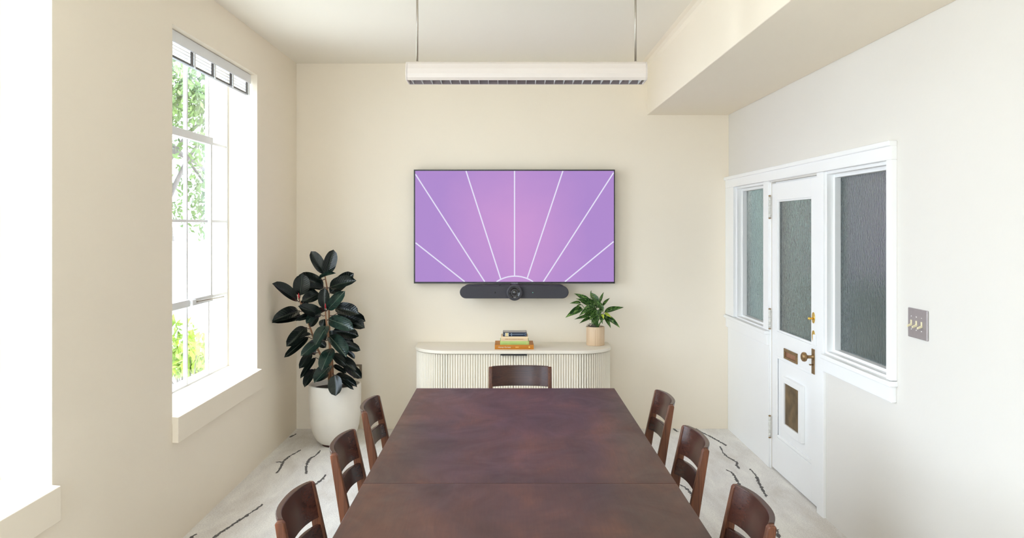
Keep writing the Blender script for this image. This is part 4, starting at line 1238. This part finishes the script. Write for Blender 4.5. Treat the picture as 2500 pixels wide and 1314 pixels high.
SL = [((585, 335), (278, 128), 125, -0.02, -0.06, 0), ((735, 345), (580, 108), 150, 0.0, 0.02, 2), ((585, 140), (605, 72), 20, 0.02, 0.03, 2),
      ((765, 335), (852, 112), 62, 0.02, 0.04, 2), ((828, 400), (968, 214), 66, 0.0, 0.02, 1), ((868, 515), (1235, 395), 115, 0.0, -0.03, 1),
      ((885, 620), (1175, 785), 120, -0.02, -0.08, 1), ((890, 630), (988, 805), 80, -0.02, -0.08, 1), ((560, 350), (312, 236), 80, -0.03, -0.08, 0),
      ((395, 330), (190, 320), 66, -0.02, -0.05, 1), ((410, 360), (268, 425), 36, 0.0, -0.02, 1), ((430, 440), (108, 582), 150, -0.03, -0.10, 1),
      ((560, 600), (285, 635), 70, -0.02, -0.07, 1), ((585, 630), (385, 712), 70, -0.03, -0.09, 1), ((650, 420), (375, 540), 130, -0.05, -0.12, 1),
      ((700, 450), (555, 580), 120, -0.05, -0.13, 1), ((640, 390), (395, 300), 100, -0.03, -0.07, 0), ((720, 500), (590, 640), 110, -0.06, -0.14, 1),
      ((770, 440), (690, 240), 110, -0.02, -0.03, 2), ((800, 480), (715, 640), 110, -0.06, -0.13, 1), ((815, 545), (815, 735), 80, -0.05, -0.09, 1),
      ((700, 560), (640, 690), 90, -0.05, -0.11, 1), ((600, 500), (430, 620), 100, -0.04, -0.09, 1), ((690, 400), (480, 200), 100, 0.0, -0.02, 0),
      ((740, 560), (540, 480), 110, -0.06, -0.12, 0), ((820, 470), (780, 300), 80, 0.0, 0.0, 2), ((700, 330), (640, 240), 90, 0.02, 0.02, 2),
      ((850, 560), (930, 720), 80, -0.01, -0.05, 1), ((650, 500), (520, 400), 110, -0.04, -0.09, 0), ((790, 380), (850, 500), 80, -0.03, -0.07, 1)]
for _k in range(14):
    _a = rnd.uniform(0, 6.28); _b = (rnd.uniform(560, 800), rnd.uniform(360, 560))
    SL.append((_b, (_b[0] + 170 * math.cos(_a) - 30, _b[1] + 110 * math.sin(_a) + 40), rnd.uniform(70, 105), rnd.uniform(-0.02, 0.04), rnd.uniform(-0.06, 0.02), rnd.choice((0, 1))))
cr = Vector((SX, SY, CZ + 0.145))
for i, (b, t, w, db, dt, sh) in enumerate(SL):
    Bp = S(b, SY + db); Tp = S(t, SY + dt)
    fac = (Vector((0, 0, CAMZ)) - Bp).normalized() + Vector((rnd.uniform(-0.4, 0.4), 0, 0.35))
    put_leaf('leaf', ag[sh], Bp, Tp, w * KS * SY / F * 1.05, fac, sp)
    root = cr + Vector((rnd.uniform(-0.03, 0.035), rnd.uniform(-0.03, 0.02), -0.005))
    if i % 2 == 0 or Bp.z < CZ + 0.27:
        obj('stalk', MB().tube([root, root.lerp(Bp, 0.5) + Vector((0, 0, 0.015)), Bp, Bp.lerp(Tp, 0.1)], [0.0035, 0.003, 0.0025, 0.0012], 6), M['green_stem'], sp)
for (b, t, w, d) in [((870, 530), (1005, 615), 66, -0.05), ((820, 555), (855, 645), 56, -0.10)]:
    o = put_leaf('leaf', agy, S(b, SY + d), S(t, SY + d - 0.03), w * KS * SY / F, (Vector((0, 0, CAMZ)) - S(b, SY)).normalized() + Vector((0, 0, 0.4)), sp)
    o['label'] = 'yellow-green young leaf'

# ================================================================== outside the windows
M['yard'] = simple('pale_paving', (0.74, 0.72, 0.67), 0.9, var=0.12, scale=1.5)
M['garden_wall'] = plaster('white_garden_wall', (0.82, 0.82, 0.80))
M['bark'] = simple('grey_bark', (0.13, 0.11, 0.10), 0.9, var=0.4, scale=12, bmp=0.5, bscale=20)
def foliage_mat(name, a, b):
    m, nt, bs = nodes_of(name)
    f = noise(nt, coords(nt), 3.0, 4)
    nt.links.new(ramp(nt, f, [(0.3, a), (0.7, b)]), bs.inputs['Base Color'])
    bs.inputs['Roughness'].default_value = 0.5
    return m
M['tree_leaf'] = foliage_mat('tree_foliage', (0.05, 0.095, 0.018), (0.15, 0.22, 0.05))
M['shrub_leaf'] = foliage_mat('shrub_foliage', (0.10, 0.18, 0.015), (0.26, 0.34, 0.03))
GZ = -0.45
tag(obj('yard', MB().box(-60, XL - WT, -40, 60, GZ - 0.1, GZ), M['yard'], center=False), 'pale paved yard outside the windows', 'ground', kind='structure')
gw = thing('garden_wall', 'long low white garden wall seen through the far window', 'wall', (-5, 11.2, GZ), kind='structure')
obj('wall_face', MB().box(-14, -2.6, 11.2, 11.45, GZ, 1.40), M['garden_wall'], gw)
obj('wall_cap', MB().box(-14.05, -2.6, 11.14, 11.51, 1.40, 1.50), M['garden_wall'], gw, 0.01)
def leaf_cloud(rnd, centers, n, size):
    vs = []; fs = []
    for _ in range(n):
        c, r = rnd.choice(centers)
        d = Vector((rnd.gauss(0, 1), rnd.gauss(0, 1), rnd.gauss(0, 1))).normalized() * (r * rnd.random() ** 0.4)
        p = c + d
        e = Euler((rnd.uniform(0, 6.28), rnd.uniform(0, 6.28), rnd.uniform(0, 6.28))).to_matrix()
        s = size * rnd.uniform(0.6, 1.3)
        k = len(vs)
        vs += [p + e @ Vector(q) * s for q in ((-1, 0, 0), (0, -0.42, 0.1), (1, 0, 0), (0, 0.42, 0.1))]
        fs.append((k, k + 1, k + 2, k + 3))
    return MB().add(vs, fs)
def tree(label, x, y, h, crown, n, seed, lsize=0.07):
    rnd = random.Random(seed)
    t = thing('garden_tree', label, 'tree', (x, y, GZ), 'trees outside the windows')
    top = Vector((x + rnd.uniform(-0.3, 0.3), y, GZ + h * 0.75))
    obj('trunk', MB().tube([(x, y, GZ), (x + 0.05, y, GZ + h * 0.3), Vector((x, y, GZ + h * 0.3)).lerp(top, 0.5), top], [0.17, 0.14, 0.10, 0.04], 10), M['bark'], t)
    cents = []
    for k in range(9):
        a = rnd.uniform(0, 6.28); zz = GZ + h * rnd.uniform(0.42, 1.0); r = crown * rnd.uniform(0.45, 1.0)
        c = Vector((x + r * math.cos(a), y + r * math.sin(a), zz))
        cents.append((c, crown * rnd.uniform(0.35, 0.55)))
        st = Vector((x, y, GZ + h * 0.3)).lerp(top, rnd.uniform(0.1, 0.8))
        obj('branch', MB().tube([st, st.lerp(c, 0.5) + Vector((0, 0, 0.15)), c], [0.055, 0.035, 0.015], 6), M['bark'], t)
    f = obj('foliage', leaf_cloud(rnd, cents, n, lsize), M['tree_leaf'], t); f['kind'] = 'stuff'
    return t
tree('leafy green tree seen through the upper panes of the far window', -6.1, 14.2, 6.2, 1.9, 9000, 21)
tree('second leafy tree left of it, beyond the garden wall', -12.2, 14.5, 6.6, 2.1, 7000, 22)
def shrub(label, x, y, h, n, seed):
    rnd = random.Random(seed)
    s = thing('garden_shrub', label, 'shrub', (x, y, GZ), 'shrubs outside the far window')
    cents = []
    for k in range(7):
        a = rnd.uniform(0, 6.28); r = rnd.uniform(0, 0.35)
        c = Vector((x + r * math.cos(a), y + r * math.sin(a), GZ + h * rnd.uniform(0.35, 1.0)))
        cents.append((c, 0.20))
        obj('twig', MB().tube([(x, y, GZ), (x + 0.3 * (c.x - x), y + 0.3 * (c.y - y), GZ + (c.z - GZ) * 0.5), c], [0.012, 0.009, 0.004], 5), M['bark'], s)
    f = obj('foliage', leaf_cloud(rnd, cents, n, 0.055), M['shrub_leaf'], s); f['kind'] = 'stuff'
shrub('yellow-green shrub seen low through the window, taller one', -3.75, 9.2, 1.55, 420, 31)
shrub('small yellow-green shrub low behind the window, nearer the house', -3.25, 8.2, 0.95, 380, 32)
shrub('low shrub by the garden wall, left of the other two', -4.55, 9.6, 1.2, 380, 33)
